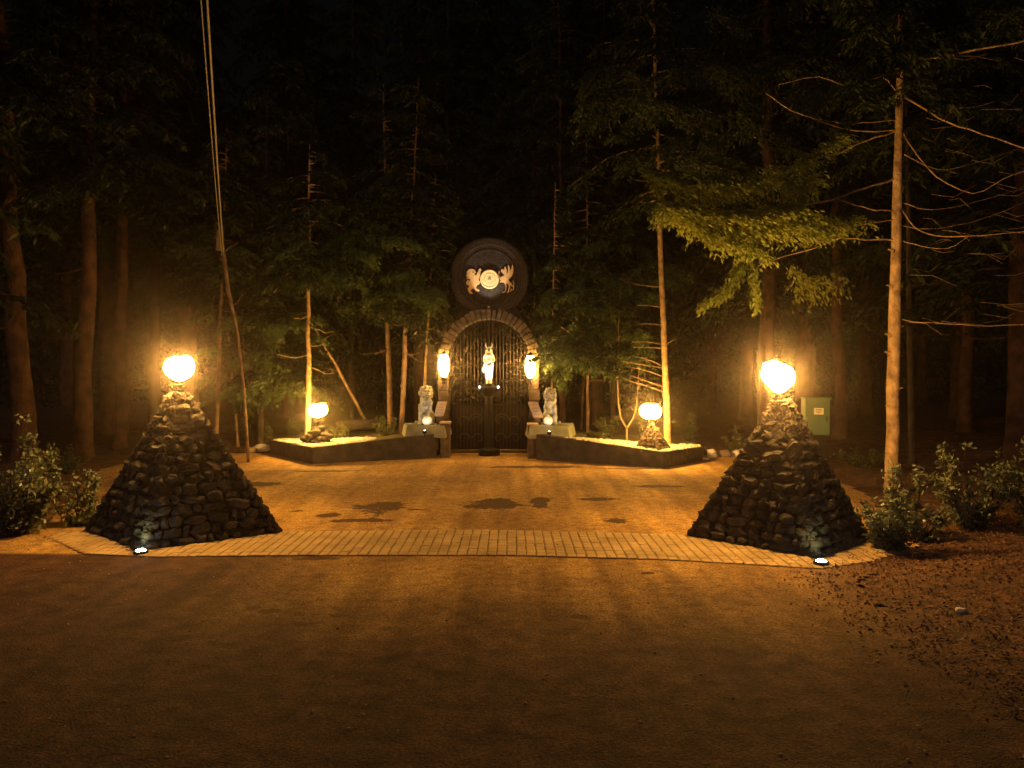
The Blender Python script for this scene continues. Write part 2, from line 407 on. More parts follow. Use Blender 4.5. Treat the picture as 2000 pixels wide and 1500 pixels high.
# ------------------------------------------------------------------ stone pyramids and their lamps
def pyramid(name, feet, top_c, top_w, label, seed, layers, group='stone pyramids either side of the drive', sz=1.0, mt=None):
    rnd = random.Random(seed)
    c0 = sum(feet, Vector()) / 4
    root = empty(name, (c0.x, c0.y, feet[0].z), label, 'stone pyramid', group)
    tops = [top_c + (f - c0).normalized() * top_w * .72 for f in feet]
    core_t = [top_c + (f - c0).normalized() * (top_w * .72 - .045 * sz) for f in feet]
    z0 = feet[0].z - .05
    shrink = .075 * sz
    vs = []
    for f in feet: vs.append(Vector((f.x, f.y, z0)) + (c0 - f).normalized() * shrink - Vector((0, 0, 0)))
    for t in core_t: vs.append(t - Vector((0, 0, .03)))
    pyd('mortar_core', vs, [(0, 1, 5, 4), (1, 2, 6, 5), (2, 3, 7, 6), (3, 0, 4, 7), (4, 5, 6, 7)], M['lava_core'], root)
    bm = bmesh.new(); k = seed
    for fi in range(4):
        a0, b0 = feet[fi], feet[(fi + 1) % 4]; a1, b1 = tops[fi], tops[(fi + 1) % 4]
        slope = ((a1 + b1) / 2 - (a0 + b0) / 2)
        n = (b0 - a0).cross(slope).normalized(); u = (b0 - a0).normalized(); w = n.cross(u)
        rot = Matrix((u, w, n)).transposed().to_4x4()
        H = slope.length
        for r in range(layers):
            t = (r + .5) / layers
            a = a0.lerp(a1, t); b = b0.lerp(b1, t); wd = (b - a).length
            rh = H / layers
            x = 0.0
            while x < wd - .02 * sz:
                sw = rnd.choice((.07, .10, .13, .16, .21)) * rnd.uniform(.85, 1.15) * sz
                if x + sw > wd - .06 * sz: sw = wd - x
                cx = x + sw / 2
                p = a + (b - a).normalized() * cx + w * rnd.uniform(-.012, .012) * sz - n * .056 * sz
                k += 1
                hh = rh * rnd.uniform(.36, .62)
                th = rnd.choice((.036, .042, .047, .052, .068)) * sz
                rr = rot @ Matrix.Rotation(rnd.uniform(-.18, .18), 4, 'Z') @ Matrix.Rotation(rnd.uniform(-.10, .14), 4, 'X')
                stone(bm, p, (sw * .50, hh, th), k, rr, 2, .50)
                x += sw
        # corner stones
    for i in range(4):
        for r in range(layers):
            t = (r + .5) / layers
            p = feet[i].lerp(tops[i], t) - Vector((feet[i].x - c0.x, feet[i].y - c0.y, 0)).normalized() * .088 * sz
            k += 1
            stone(bm, p, (.040 * sz, .040 * sz, H / layers * .64), k, Matrix.Rotation(rnd.uniform(0, 3), 4, 'Z'), 2, .35)
    for i in range(7):
        an = rnd.uniform(0, 6.28); rr = rnd.uniform(0, top_w * .5); k += 1
        stone(bm, top_c + Vector((math.cos(an) * rr, math.sin(an) * rr, -.02)), (.05 * sz, .045 * sz, .03 * sz), k, Matrix.Rotation(an, 4, 'Z'), 2, .35)
    bmo('rock_facing', bm, mt or M['lava'], root)
    return root
LT = P(350, 768, sum(p.y for p in LP) / 4); RT = P(1529, 782, sum(p.y for p in RP) / 4)
pyramid('stone_pyramid', LP, LT, .185, 'tall dark lava rock pyramid beside the left bush, its apex lamp heart shaped', 10, 15)
pyramid('stone_pyramid', RP, RT, .165, 'tall dark lava rock pyramid in front of the green cabinet', 500, 15)

def lobed_lamp(name, c, lobes, base_z, label, mt, group, r_base=.05):
    root = empty(name, (c.x, c.y, base_z), label, 'lamp', group)
    bm = bmesh.new()
    lathe(bm, (c.x, c.y, base_z), [(r_base, -.01), (r_base * 1.05, .012), (r_base * .6, .02), (r_base * .5, .045), (r_base * 1.15, .055), (r_base * 1.15, .065)], 16)
    bmo('lamp_holder', bm, M['iron'], root)
    bm = bmesh.new()
    for (dx, dz, r, sx, sz) in lobes:
        ball(bm, (c.x + dx, c.y, c.z + dz), r, 2, (sx, .9, sz))
    fuse('glass_globe', bm, mt, root, .014, 3)
    return root
lobed_lamp('pyramid_lamp', P(350, 716, LT.y), [(-.045, -.01, .09, 1.15, 1.2), (.06, .0, .085, 1.0, 1.35), (0, -.045, .10, 1.0, 1.0)], LT.z + .02,
           'blazing heart shaped lamp on the left tall pyramid', M['warm'], 'lamps on the tall pyramids')
lobed_lamp('pyramid_lamp', P(1520, 736, RT.y), [(-.045, .03, .10, 1.15, 1.25), (.035, .0, .11, 1.1, 1.1), (.01, -.05, .10, 1.0, 1.0), (-.11, .10, .03, 1.2, 1.2)], RT.z + .01,
           'blazing lamp on the right tall pyramid, next to the green cabinet', M['warm'], 'lamps on the tall pyramids')

# in-ground uplights at the pyramids' front corners
def spot(name, loc, target, energy, size, color, blend=.5, parent=None, r=.02):
    d = bpy.data.lights.new(name, 'SPOT'); d.energy = energy; d.spot_size = R(size); d.spot_blend = blend; d.color = color; d.shadow_soft_size = r
    o = bpy.data.objects.new(name, d); COL.objects.link(o)
    o.location = loc; o.rotation_euler = (Vector(target) - Vector(loc)).to_track_quat('-Z', 'Y').to_euler()
    if parent is not None:
        o.parent = parent; o.matrix_parent_inverse = parent_matrix(parent).inverted()
    return o
def uplight(p, aim, label):
    root = empty('ground_uplight', p, label, 'uplight', 'ground uplights at the pyramid corners')
    bm = bmesh.new(); lathe(bm, p, [(.062, -.03), (.062, .028), (.055, .036), (.046, .036), (.044, .026), (.02, .024)], 24); bmo('housing', bm, M['iron'], root)
    bm = bmesh.new(); lathe(bm, p + Vector((0, 0, .03)), [(.043, 0), (.040, .008), (.024, .016), (.006, .019)], 24)
    bmo('lens', bm, M['uplens'], root, True)
    spot('uplight_beam', p + Vector((0, 0, .06)), aim, 10, 44, (1.0, 1.0, .32), .8, root, .03)
M['uplens'] = emit('uplight_lens', (.86, 1.0, .80), 60)
for feet, top, uv, lab in ((LP, LT, (275, 1083), 'small bright uplight in the pavers at the front corner of the left tall pyramid'),
                           (RP, RT, (1604, 1104), 'small bright uplight in the pavers at the front corner of the right tall pyramid')):
    p = G(*uv); aim = feet[0].lerp(top, .09)
    uplight(p, aim, lab)

# ------------------------------------------------------------------ gate: arch, gates, lanterns, emblem
GY = 14.6
gc = P(955, 702, GY); GX = gc.x; GS = gc.z         # centre line and springing height
RI, RO = .745, .945
def make_arch():
    root = empty('gate_arch', (GX, GY, 0), 'round stone arch framing the iron gate at the end of the drive', 'arch')
    rnd = random.Random(3); bm = bmesh.new(); bm2 = bmesh.new(); k = 900
    nseg = 27
    for i in range(nseg):
        a0 = math.pi * i / nseg; a1 = math.pi * (i + 1) / nseg; g = .008
        jit = rnd.uniform(-.03, .02); fy = rnd.uniform(-.03, .02)
        ring = []
        for y in (GY - .2 + fy, GY + .2):
            for a, r in ((a0 + g, RI + rnd.uniform(0, .008)), (a1 - g, RI + rnd.uniform(0, .008)), (a1 - g, RO + jit), (a0 + g, RO + jit)):
                ring.append(bm.verts.new((GX + r * math.cos(a), y, GS + r * math.sin(a))))
        f, b = ring[:4], ring[4:]
        fs = [bm.faces.new(f[::-1]), bm.faces.new(b)]
        for q in range(4): fs.append(bm.faces.new((f[q], f[(q + 1) % 4], b[(q + 1) % 4], b[q])))
        es = list({e for ff in fs for e in ff.edges})
        bmesh.ops.bevel(bm, geom=es, offset=.012, segments=2, affect='EDGES')
    bmo('arch_ring', bm, M['arch'], root)
    # dark core behind the joints
    bm = bmesh.new(); prev = None
    for i in range(33):
        a = math.pi * i / 32; cur = []
        for r in (RI + .015, RO - .02):
            for y in (GY - .18, GY + .18): cur.append(bm.verts.new((GX + r * math.cos(a), y, GS + r * math.sin(a))))
        if prev:
            bm.faces.new((prev[0], prev[1], cur[1], cur[0])); bm.faces.new((prev[2], cur[2], cur[3], prev[3]))
            bm.faces.new((prev[0], cur[0], cur[2], prev[2])); bm.faces.new((prev[1], prev[3], cur[3], cur[1]))
        prev = cur
    bmo('mortar_core', bm, M['lava_core'], root)
    for s in (-1, 1):
        bm = bmesh.new(); z = 0; i = 0
        while z < GS - .02:
            h = min(rnd.uniform(.13, .2), GS - z)
            xi, xo = RI + rnd.uniform(0, .01), RO + rnd.uniform(-.012, .012)
            box(bm, (GX + s * (xi + xo) / 2, GY + rnd.uniform(-.012, .012), z + h / 2), (xo - xi, .40, h - .008), 0, .012)
            z += h; i += 1
        bmo('arch_pillar', bm, M['arch2'], root)
        bm = bmesh.new(); box(bm, (GX + s * (RI + RO) / 2, GY, GS / 2), (RO - RI - .05, .35, GS - .02)); bmo('pillar_core', bm, M['lava_core'], root)
M['arch2'] = mat('dark_pillar_stone', (.065, .047, .038), (.15, .11, .085), 7, .9, .8, 30)
make_arch()

def make_gate():
    root = empty('iron_gate', (GX, GY, 0), 'tall black iron double gate with vertical bars filling the arch', 'gate')
    for s in (-1, 1):
        bm = bmesh.new()
        # frame following the arch
        pts = [(GX + s * .012, GY, .06)] + [(GX + s * .012, GY, GS + RI - .03)]
        tube(bm, pts, [.014] * 2, 6)
        arc = [(GX + s * (RI - .03) * math.sin(a), GY, GS + (RI - .03) * math.cos(a)) for a in [math.pi / 2 * i / 14 for i in range(15)]]
        tube(bm, arc, [.014] * 15, 6)
        tube(bm, [(GX + s * (RI - .03), GY, GS), (GX + s * (RI - .03), GY, .06)], [.014] * 2, 6)
        for z in (.08, .92, 1.38, 1.66):
            tube(bm, [(GX + s * .012, GY, z), (GX + s * (RI - .03), GY, z)], [.010] * 2, 6)
        leaf = bmo('gate_leaf', bm, M['iron'], root)
        bm = bmesh.new()
        x = .075
        while x < RI - .06:
            zt = GS + math.sqrt((RI - .03) ** 2 - x * x)
            tube(bm, [(GX + s * x, GY, .08), (GX + s * x, GY, zt)], [.0045] * 2, 6)
            for z in (1.15, 1.9):
                if z < zt - .1: ball(bm, (GX + s * x, GY, z), .009, 1)
            x += .066
        bmo('bars', bm, M['bars'], leaf)
        bm = bmesh.new(); box(bm, (GX + s * (RI / 2 - .008), GY + .02, .50), (RI - .05, .006, .84)); bmo('kick_panel', bm, M['iron'], leaf)
        # scrolls on the panel
        for (cx, cz, r, d) in ((.22, .62, .16, 1), (.22, .62, .09, 1), (.50, .60, .12, -1), (.2, .28, .12, 1), (.48, .28, .12, -1), (.16, 1.02, .10, -1), (.36, 1.10, .07, 1)):
            bm = bmesh.new(); pts = []
            for i in range(18):
                a = i / 17 * 4.6 * d + (0 if d > 0 else math.pi); rr = r * (1 - .035 * i)
                pts.append((GX + s * (cx + rr * math.cos(a)), GY - .022, cz + rr * math.sin(a)))
            tube(bm, pts, [.006] * 18, 5)
            bmo('scroll', bm, M['bars'], leaf)
        bm = bmesh.new(); box(bm, (GX + s * .04, GY - .03, .98), (.02, .03, .12), 0, .005); bmo('handle', bm, M['iron'], leaf)
M['bars'] = mat('brown_iron_bars', (.035, .022, .018), (.06, .04, .03), 10, .5, .2, 60, metal=.2, spec=.5)
make_gate()

def sconce(u, v, s, label):
    c = P(u, v, GY - .34)
    root = empty('wall_lantern', (c.x, GY - .21, c.z), label, 'wall lantern', 'lanterns on the arch pillars')
    bm = bmesh.new(); ball(bm, c, .10, 3, (1, .85, 2.3)); bmo('lit_glass', bm, M['warm_sconce'], root, True)
    bm = bmesh.new()
    lathe(bm, c + Vector((0, 0, -.245)), [(.012, -.05), (.03, -.03), (.055, .0), (.06, .03)], 12)
    lathe(bm, c + Vector((0, 0, .19)), [(.06, 0), (.045, .03), (.02, .05), (.008, .075)], 12)
    for a in range(4):
        an = a * math.pi / 2 + .785
        tube(bm, [c + Vector((math.cos(an) * .105, math.sin(an) * .092, -.21)), c + Vector((math.cos(an) * .105, math.sin(an) * .092, .19))], [.0035] * 2, 4)
    bmo('lantern_frame', bm, M['iron'], root)
    bm = bmesh.new()
    box(bm, (c.x, GY - .214, c.z - .25), (.09, .022, .2), 0, .004)
    tube(bm, [(c.x, GY - .21, c.z - .31), (c.x, GY - .28, c.z - .33), (c.x, c.y, c.z - .28)], [.010] * 3, 6)
    bmo('bracket', bm, M['iron'], root)
sconce(867, 713, -1, 'blazing wall lantern on the left pillar of the arch')
sconce(1036, 715, 1, 'blazing wall lantern on the right pillar of the arch')

def polyface(bm, pts, y0, y1):
    """extruded outline in the XZ plane"""
    f = [bm.verts.new((x, y0, z)) for x, z in pts]; b = [bm.verts.new((x, y1, z)) for x, z in pts]; n = len(pts)
    e = [bm.edges.new((f[i], f[(i + 1) % n])) for i in range(n)]
    r = bmesh.ops.triangle_fill(bm, edges=e, use_beauty=True)
    e2 = [bm.edges.new((b[i], b[(i + 1) % n])) for i in range(n)]
    bmesh.ops.triangle_fill(bm, edges=e2, use_beauty=True)
    for i in range(n): bm.faces.new((f[i], f[(i + 1) % n], b[(i + 1) % n], b[i]))
    bmesh.ops.recalc_face_normals(bm, faces=bm.faces)

def make_emblem():
    c = P(956, 541, GY); s = GY / F / 10     # metres per zoom pixel
    root = empty('emblem_disc', (c.x, GY, c.z - .74), 'round dark stone disc with gold lion and griffin above the arch', 'emblem')
    m90 = Matrix.Rotation(math.pi / 2, 4, 'X')
    bm = bmesh.new()
    lathe(bm, c, [(.70, -.12), (.735, -.10), (.735, .07), (.70, .095), (.60, .10), (.585, .06), (.52, .055), (.51, .075), (.49, .075), (.48, .05), (.002, .05)], 64, m90)
    bmo('stone_disc', bm, M['disc'], root)
    bm = bmesh.new()     # saddle of masonry carrying the disc on the crown of the arch
    pts = []
    for i in range(13):
        a = math.pi * (.20 + .60 * i / 12); pts.append((GX + RO * 1.0 * math.cos(a), GS + (RO + .005) * math.sin(a)))
    top = [(c.x - .50, c.z - .56), (c.x - .3, c.z - .68), (c.x, c.z - .735), (c.x + .3, c.z - .68), (c.x + .50, c.z - .56)]
    polyface(bm, pts + top, GY - .10, GY + .12)
    bmo('saddle', bm, M['lava_core'], root)
    def Z(pts, cx=867, cy=865):
        q = P(870 + cx / 10, 460 + cy / 10, GY)
        return [(q.x + (x - cx) * s, q.z - (y - cy) * s) for x, y in pts]
    lion = [(480, 668), (540, 668), (588, 698), (602, 735), (572, 752), (580, 775), (612, 790), (628, 735), (652, 700), (655, 668), (690, 658), (718, 690), (694, 702), (688, 760), (672, 830),
            (655, 880), (692, 925), (655, 962), (622, 975), (600, 1020), (612, 1045), (662, 1070), (665, 1100), (620, 1096), (580, 1075), (562, 1042), (515, 1058), (492, 1090), (530, 1118), (538, 1146),
            (480, 1138), (450, 1092), (440, 1045), (472, 1010), (462, 982), (418, 962), (408, 925), (440, 885), (470, 868), (455, 930), (500, 870), (455, 850), (412, 862), (436, 830), (408, 792), (432, 772), (420, 740), (440, 700)]
    bm = bmesh.new(); polyface(bm, Z(lion), c.y - .105, c.y - .06); bmo('lion_relief', bm, M['gold'], root)
    bm = bmesh.new(); q = Z([(552, 730)])[0]; ball(bm, (q[0], c.y - .106, q[1]), .014, 2); bmo('lion_eye', bm, M['ink'], root)
    bm = bmesh.new()
    wing = [(1130, 830), (1165, 780), (1215, 735), (1226, 690), (1214, 602), (1236, 600), (1256, 650), (1250, 705), (1284, 668), (1298, 602), (1312, 585), (1326, 650), (1326, 720), (1304, 792), (1262, 842), (1215, 890)]
    head = [(1092, 722), (1085, 690), (1112, 668), (1148, 682), (1152, 632), (1165, 618), (1182, 662), (1198, 702), (1190, 760), (1170, 800), (1130, 830), (1146, 770), (1118, 760), (1122, 735)]
    chest = [(1060, 850), (1090, 820), (1140, 800), (1190, 780), (1226, 870), (1262, 922), (1300, 950), (1290, 1000), (1230, 960), (1170, 940), (1110, 922), (1058, 922), (1086, 892)]
    for i, pl in enumerate((wing, head, chest)): polyface(bm, Z(pl), c.y - .105 - .0015 * i, c.y - .06)
    for pl, w in (([(1080, 870), (1050, 800), (1038, 770), (1052, 715)], 12), ([(1160, 930), (1185, 990), (1180, 1060), (1160, 1105), (1112, 1120)], 13),
                  ([(1235, 950), (1250, 1010), (1236, 1060), (1238, 1108), (1200, 1116)], 14), ([(1280, 970), (1330, 1010), (1325, 1070), (1290, 1080), (1285, 1040), (1268, 1100)], 11),
                  ([(1330, 1040), (1335, 960), (1320, 890)], 9)):
        tube(bm, [(x, c.y - .088, z) for x, z in Z(pl)], [w * s] * len(pl), 6)
    bmo('griffin_relief', bm, M['gold'], root)
    q = Z([(865, 865)])[0]; mc = Vector((q[0], c.y, q[1]))
    bm = bmesh.new(); lathe(bm, mc, [(.178, .04), (.180, .125), (.168, .138), (.155, .138), (.148, .118), (.11, .115), (.10, .125), (.09, .115), (.002, .112)], 48, m90)
    med = bmo('medallion', bm, M['medal'], root)
    bm = bmesh.new(); polyface(bm, [(mc.x - .035, mc.z - .015), (mc.x + .035, mc.z - .015), (mc.x + .02, mc.z + .025), (mc.x, mc.z + .04), (mc.x - .02, mc.z + .025)], mc.y - .128, mc.y - .11)
    bmo('medallion_relief', bm, M['slab'], med)
    # unseen flood added on the crown of the arch to light the emblem
    fl = empty('floodlight', (GX, GY - .165, GS + RO), 'small floodlight on the crown of the arch under the emblem', 'floodlight')
    bm = bmesh.new(); box(bm, (GX, GY - .17, GS + RO + .012), (.05, .04, .03), 0, .004); bmo('housing', bm, M['iron'], fl)
    bm = bmesh.new(); box(bm, (GX, GY - .17, GS + RO + .0305), (.036, .028, .005), 0, .001); bmo('lens', bm, M['floodlens'], fl)
    spot('flood_beam', (GX, GY - .62, GS + RO - .02), c + Vector((0, -.08, -.02)), 38, 56, (1, .80, .52), .5, fl, .02)
M['floodlens'] = emit('flood_lens', (1, .8, .5), .6)
make_emblem()

# ------------------------------------------------------------------ statue behind the gate
def make_statue():
    Y = 14.28
    q = lambda u, v: P(u, v, Y)
    c = q(955, 750); x0, z0 = c.x, c.z; k = Y / F
    H = (750 - 672) * k
    root = empty('goddess_statue', (x0, Y, 0), 'brightly lit white robed figure statue with horned headdress at the middle of the gate', 'statue')
    def V(dx, dz, dy=0): return Vector((x0 + dx * k, Y + dy, z0 + dz * k))
    bm = bmesh.new()
    tube(bm, [V(0, 0), V(0, 8), V(0, 25), V(0, 38), V(0, 48), V(0, 56), V(0, 60)], [.046, .050, .075, .088, .068, .082, .05], 14)
    ball(bm, V(-6.5, 54), .038, 2); ball(bm, V(6.5, 54), .038, 2)          # shoulders
    tube(bm, [V(-7, 54), V(-9.5, 46), V(-7, 41, -.06), V(1, 43, -.09)], [.028, .026, .022, .018], 8)
    tube(bm, [V(7, 54), V(9.5, 47), V(8, 44, -.06), V(0, 46, -.09)], [.028, .026, .022, .018], 8)
    tube(bm, [V(-8, 40), V(-10.5, 28), V(-9.5, 22)], [.02, .034, .02], 8)       # fold of the robe at the side
    for s in (-1, 1):                                                         # feet and lower legs pressed together
        tube(bm, [V(s * 3.2, 18), V(s * 3, 6), V(s * 3, 0)], [.042, .028, .026], 8)
        ball(bm, V(s * 3, 1.2, -.03), .024, 2, (1, 1.8, .7))
    tube(bm, [V(0, 58), V(0, 63)], [.034, .03], 8)
    ball(bm, V(0, 65.5), .036, 3, (.9, 1, 1.15))
    for s in (-1, 1): tube(bm, [V(s * 3.6, 68), V(s * 4.6, 60, .01), V(s * 5.2, 52, -.03)], [.022, .024, .018], 8)  # hair falls
    body = fuse('statue_body', bm, M['white_stone'], root, .009, 3)
    bm = bmesh.new(); ball(bm, V(0, 65.8, -.026), .030, 3, (.80, .62, 1.12)); ball(bm, V(0, 65.3, -.047), .006, 1); bmo('statue_face', bm, M['face'], root, True)
    bm = bmesh.new()
    ball(bm, V(0, 71.5), .020, 3, (1, .4, 1))
    for s in (-1, 1):
        tube(bm, [V(s * 2, 69), V(s * 5.2, 72), V(s * 6.2, 76), V(s * 5.2, 81)], [.012, .013, .010, .003], 8)
    bmo('horns', bm, M['white_stone'], root, True)
    bm = bmesh.new(); tube(bm, [V(-5, 38, -.085), V(0, 36.5, -.095), V(4, 38, -.09), V(8.5, 43, -.07)], [.010] * 4, 6); bmo('sash', bm, M['face'], root, True)
    bm = bmesh.new()
    lathe(bm, (x0, Y, 0), [(.20, gz0), (.20, .10), (.09, .14), (.065, .5), (.06, z0 - .22), (.17, z0 - .10), (.17, z0 - .055), (.11, z0 - .045), (.10, z0)], 20)
    bmo('pedestal', bm, M['pedestal'], root)
    for s in (-1, 1):
        p = P(955 + s * 18.3, 756, Y - .10)
        l = empty('statue_light', p, 'small white light beside the foot of the robed statue, ' + ('left' if s < 0 else 'right') + ' one of the pair', 'spotlight', 'small lights at the foot of the statue')
        bm = bmesh.new(); ball(bm, p, .019, 2); bmo('bulb', bm, M['white_lamp'], l, True)
        bm = bmesh.new(); tube(bm, [p - Vector((0, 0, .015)), p - Vector((0, 0, .06)), Vector((x0 + s * .10, Y - .12, z0 - .12))], [.014, .009, .008], 6)
        bmo('stalk', bm, M['iron'], l)
        spot('statue_beam', p + Vector((0, -.22, -.04)), V(0, 40), 20, 50, (.93, 1, 1), .6, l, .01)
M['face'] = mat('dark_statue_face', (.10, .11, .10), (.16, .17, .15), 12, .6)
M['pedestal'] = mat('dark_pedestal_stone', (.006, .005, .004), (.014, .010, .009), 9, .85, .5, 30)
gz0 = -.05
make_statue()

# ------------------------------------------------------------------ planter beds with retaining walls
M['bedsoil'] = mat('mossy_bed_soil', (.07, .06, .03), (.17, .15, .07), 6, .95, 1.0, 40)
BED = {}
def bed(side, corner, end, gate_end, back, label):
    """each wall point: (ground xy, top height)"""
    root = empty('planter_bed', (corner[0].x, corner[0].y, 0), label, 'planter bed', 'raised planter beds either side of the gate')
    pts = [end, corner, gate_end]
    bm = bmesh.new(); th = .14
    cen = (corner[0] + end[0] + gate_end[0]) / 3 + Vector((0, 1.0, 0))
    n = 0; nu = 26
    # outer skin with slightly uneven stone faces
    def inner(p, i):
        d = (cen - p); d.z = 0; return p + d.normalized() * th
    prev = None
    segs = []
    for (a, b) in ((pts[0], pts[1]), (pts[1], pts[2])):
        for j in range(nu + (1 if a is pts[1] else 0)):
            t = j / nu; p = a[0].lerp(b[0], t); h = a[1] + (b[1] - a[1]) * t
            segs.append((p, h))
    for i, (p, h) in enumerate(segs):
        ip = inner(p, i); col = []
        for k in range(6):
            z = -.06 + (h + .06) * k / 5
            out = (p - ip).normalized() * .012 * noise.noise(Vector((i * .8, z * 9, side * 5)))
            col.append(bm.verts.new((p.x + out.x, p.y + out.y, z + (.008 * noise.noise(Vector((i * 1.3, 4, side))) if k == 5 else 0))))
        col.append(bm.verts.new((ip.x, ip.y, h))); col.append(bm.verts.new((ip.x, ip.y, -.06)))
        if prev:
            for k in range(7): bm.faces.new((prev[k], col[k], col[k + 1], prev[k + 1]))
        else: bm.faces.new(col)
        prev = col
    bm.faces.new(prev[::-1])
    bmesh.ops.recalc_face_normals(bm, faces=bm.faces)
    bmo('retaining_wall', bm, M['wall'], root)
    # coping stones
    bm = bmesh.new(); rnd = random.Random(77 + side)
    # soil / gravel surface
    poly = [end[0], corner[0], gate_end[0]] + back
    P2 = [(p.x, p.y) for p in poly]
    ax, bx = corner[0].x, gate_end[0].x
    def top(x, y):
        t = (x - ax) / (bx - ax); t = min(1, max(0, t)); return corner[1] + (gate_end[1] - corner[1]) * t
    xs = np.linspace(min(p[0] for p in P2), max(p[0] for p in P2), 60); ys = np.linspace(min(p[1] for p in P2), max(p[1] for p in P2), 50)
    vs = []; idx = {}; fs = []
    for j, y in enumerate(ys):
        for i, x in enumerate(xs):
            idx[i, j] = len(vs); vs.append((x, y, top(x, y) - .022 + .02 * noise.noise(Vector((x * 3, y * 3, 1)))))
    ce = Vector((sum(p[0] for p in P2) / len(P2), sum(p[1] for p in P2) / len(P2), 0))
    sh = [(p[0] + (ce.x - p[0]) * .02, p[1] + (ce.y - p[1]) * .02) for p in P2]
    for j in range(len(ys) - 1):
        for i in range(len(xs) - 1):
            if in_poly((xs[i] + xs[i + 1]) / 2, (ys[j] + ys[j + 1]) / 2, sh): fs.append((idx[i, j], idx[i + 1, j], idx[i + 1, j + 1], idx[i, j + 1]))
    pyd('bed_soil', vs, fs, M['bedsoil'], root, True)
    BED[side] = (sh, top, root)
    return root
lc = G(610, 906); le = G(527, 886); lg = G(852, 895)
rc = G(1297, 914); re_ = G(1372, 900); rg = G(1048, 898)
bed(0, (lc, .272), (le, .25), (lg, .435), [Vector((-1.30, 16.2, 0)), Vector((-4.6, 16.6, 0))], 'raised bed with dark wall and pebbles left of the gate')
bed(1, (rc, .255), (re_, .24), (rg, .45), [Vector((.55, 15.6, 0)), Vector((.6, 16.0, 0)), Vector((3.6, 15.8, 0))][1:], 'raised bed with dark wall and pebbles right of the gate')

def pebbles(side, c, rx, ry, n, seed):
    poly, top, root = BED[side]; rnd = random.Random(seed); bm = bmesh.new()
    for i in range(n):
        a = rnd.uniform(0, 6.283); r = math.sqrt(rnd.random()); x = c[0] + rx * r * math.cos(a); y = c[1] + ry * r * math.sin(a)
        if not in_poly(x, y, poly): continue
        s = rnd.uniform(.014, .034)
        stone(bm, (x, y, top(x, y) - .008 + s * .25), (s * rnd.uniform(.9, 1.4), s, s * .65), i + seed, Matrix.Rotation(rnd.uniform(0, 3), 4, 'Z'), 1, .2)
    tag(bmo('pebbles', bm, M['pebble'], root), kind='stuff')
LB = P(622, 862, 13.85); RB = P(1273, 872, 13.0)
pebbles(0, (LB.x - .2, LB.y - .1), 1.25, .9, 2600, 1)
pebbles(1, (RB.x - .1, RB.y), 1.5, .9, 2600, 9000)

# small rock mounds with lamps in the beds
def small_mound():
    zt = BED[0][1](LB.x, LB.y)
    root = empty('rock_mound', (LB.x, LB.y, zt), 'low mound of dark rocks under the lamp in the left bed', 'rock mound', 'rock piles carrying lamps in the beds')
    bm = bmesh.new(); rnd = random.Random(31)
    for i in range(46):
        a = rnd.uniform(0, 6.28); t = i / 46; r = .27 * (1 - t) ** .7 * rnd.uniform(.5, 1.05)
        s = rnd.uniform(.045, .075)
        stone(bm, (LB.x + r * math.cos(a), LB.y + r * .9 * math.sin(a), zt + .02 + .26 * t), (s * 1.2, s, s * .8), i + 40, Matrix.Rotation(a, 4, 'Z'), 2, .4)
    bmo('rocks', bm, M['lava'], root)
    return zt + .31
zl = small_mound()
lobed_lamp('bed_lamp', P(621, 802, LB.y), [(-.045, 0, .105, 1.2, 1.15), (.065, .016, .098, 1.1, 1.2), (0, -.03, .09, 1.1, 1.1)], zl, 'blazing round lamp on the low rock mound in the left bed', M['warm_small'], 'lamps in the planter beds', .035)
zr = BED[1][1](RB.x, RB.y)
feet = [Vector((RB.x + dx, RB.y + dy, zr - .02)) for dx, dy in ((.06, -.36), (.36, .02), (-.02, .32), (-.32, -.05))]
tR = P(1272, 826, RB.y)
pyramid('small_stone_pyramid', feet, tR, .07, 'knee-high pyramid of brown rocks carrying the lamp in the right bed', 1300, 6, 'rock piles carrying lamps in the beds', .62, M['arch2'])
lobed_lamp('bed_lamp', P(1270, 804, RB.y), [(-.05, .01, .11, 1.2, 1.2), (.065, .0, .11, 1.15, 1.15), (0, -.03, .09, 1.1, 1.0)], tR.z, 'blazing square-looking lamp on the small pyramid in the right bed', M['warm_small'], 'lamps in the planter beds', .035)

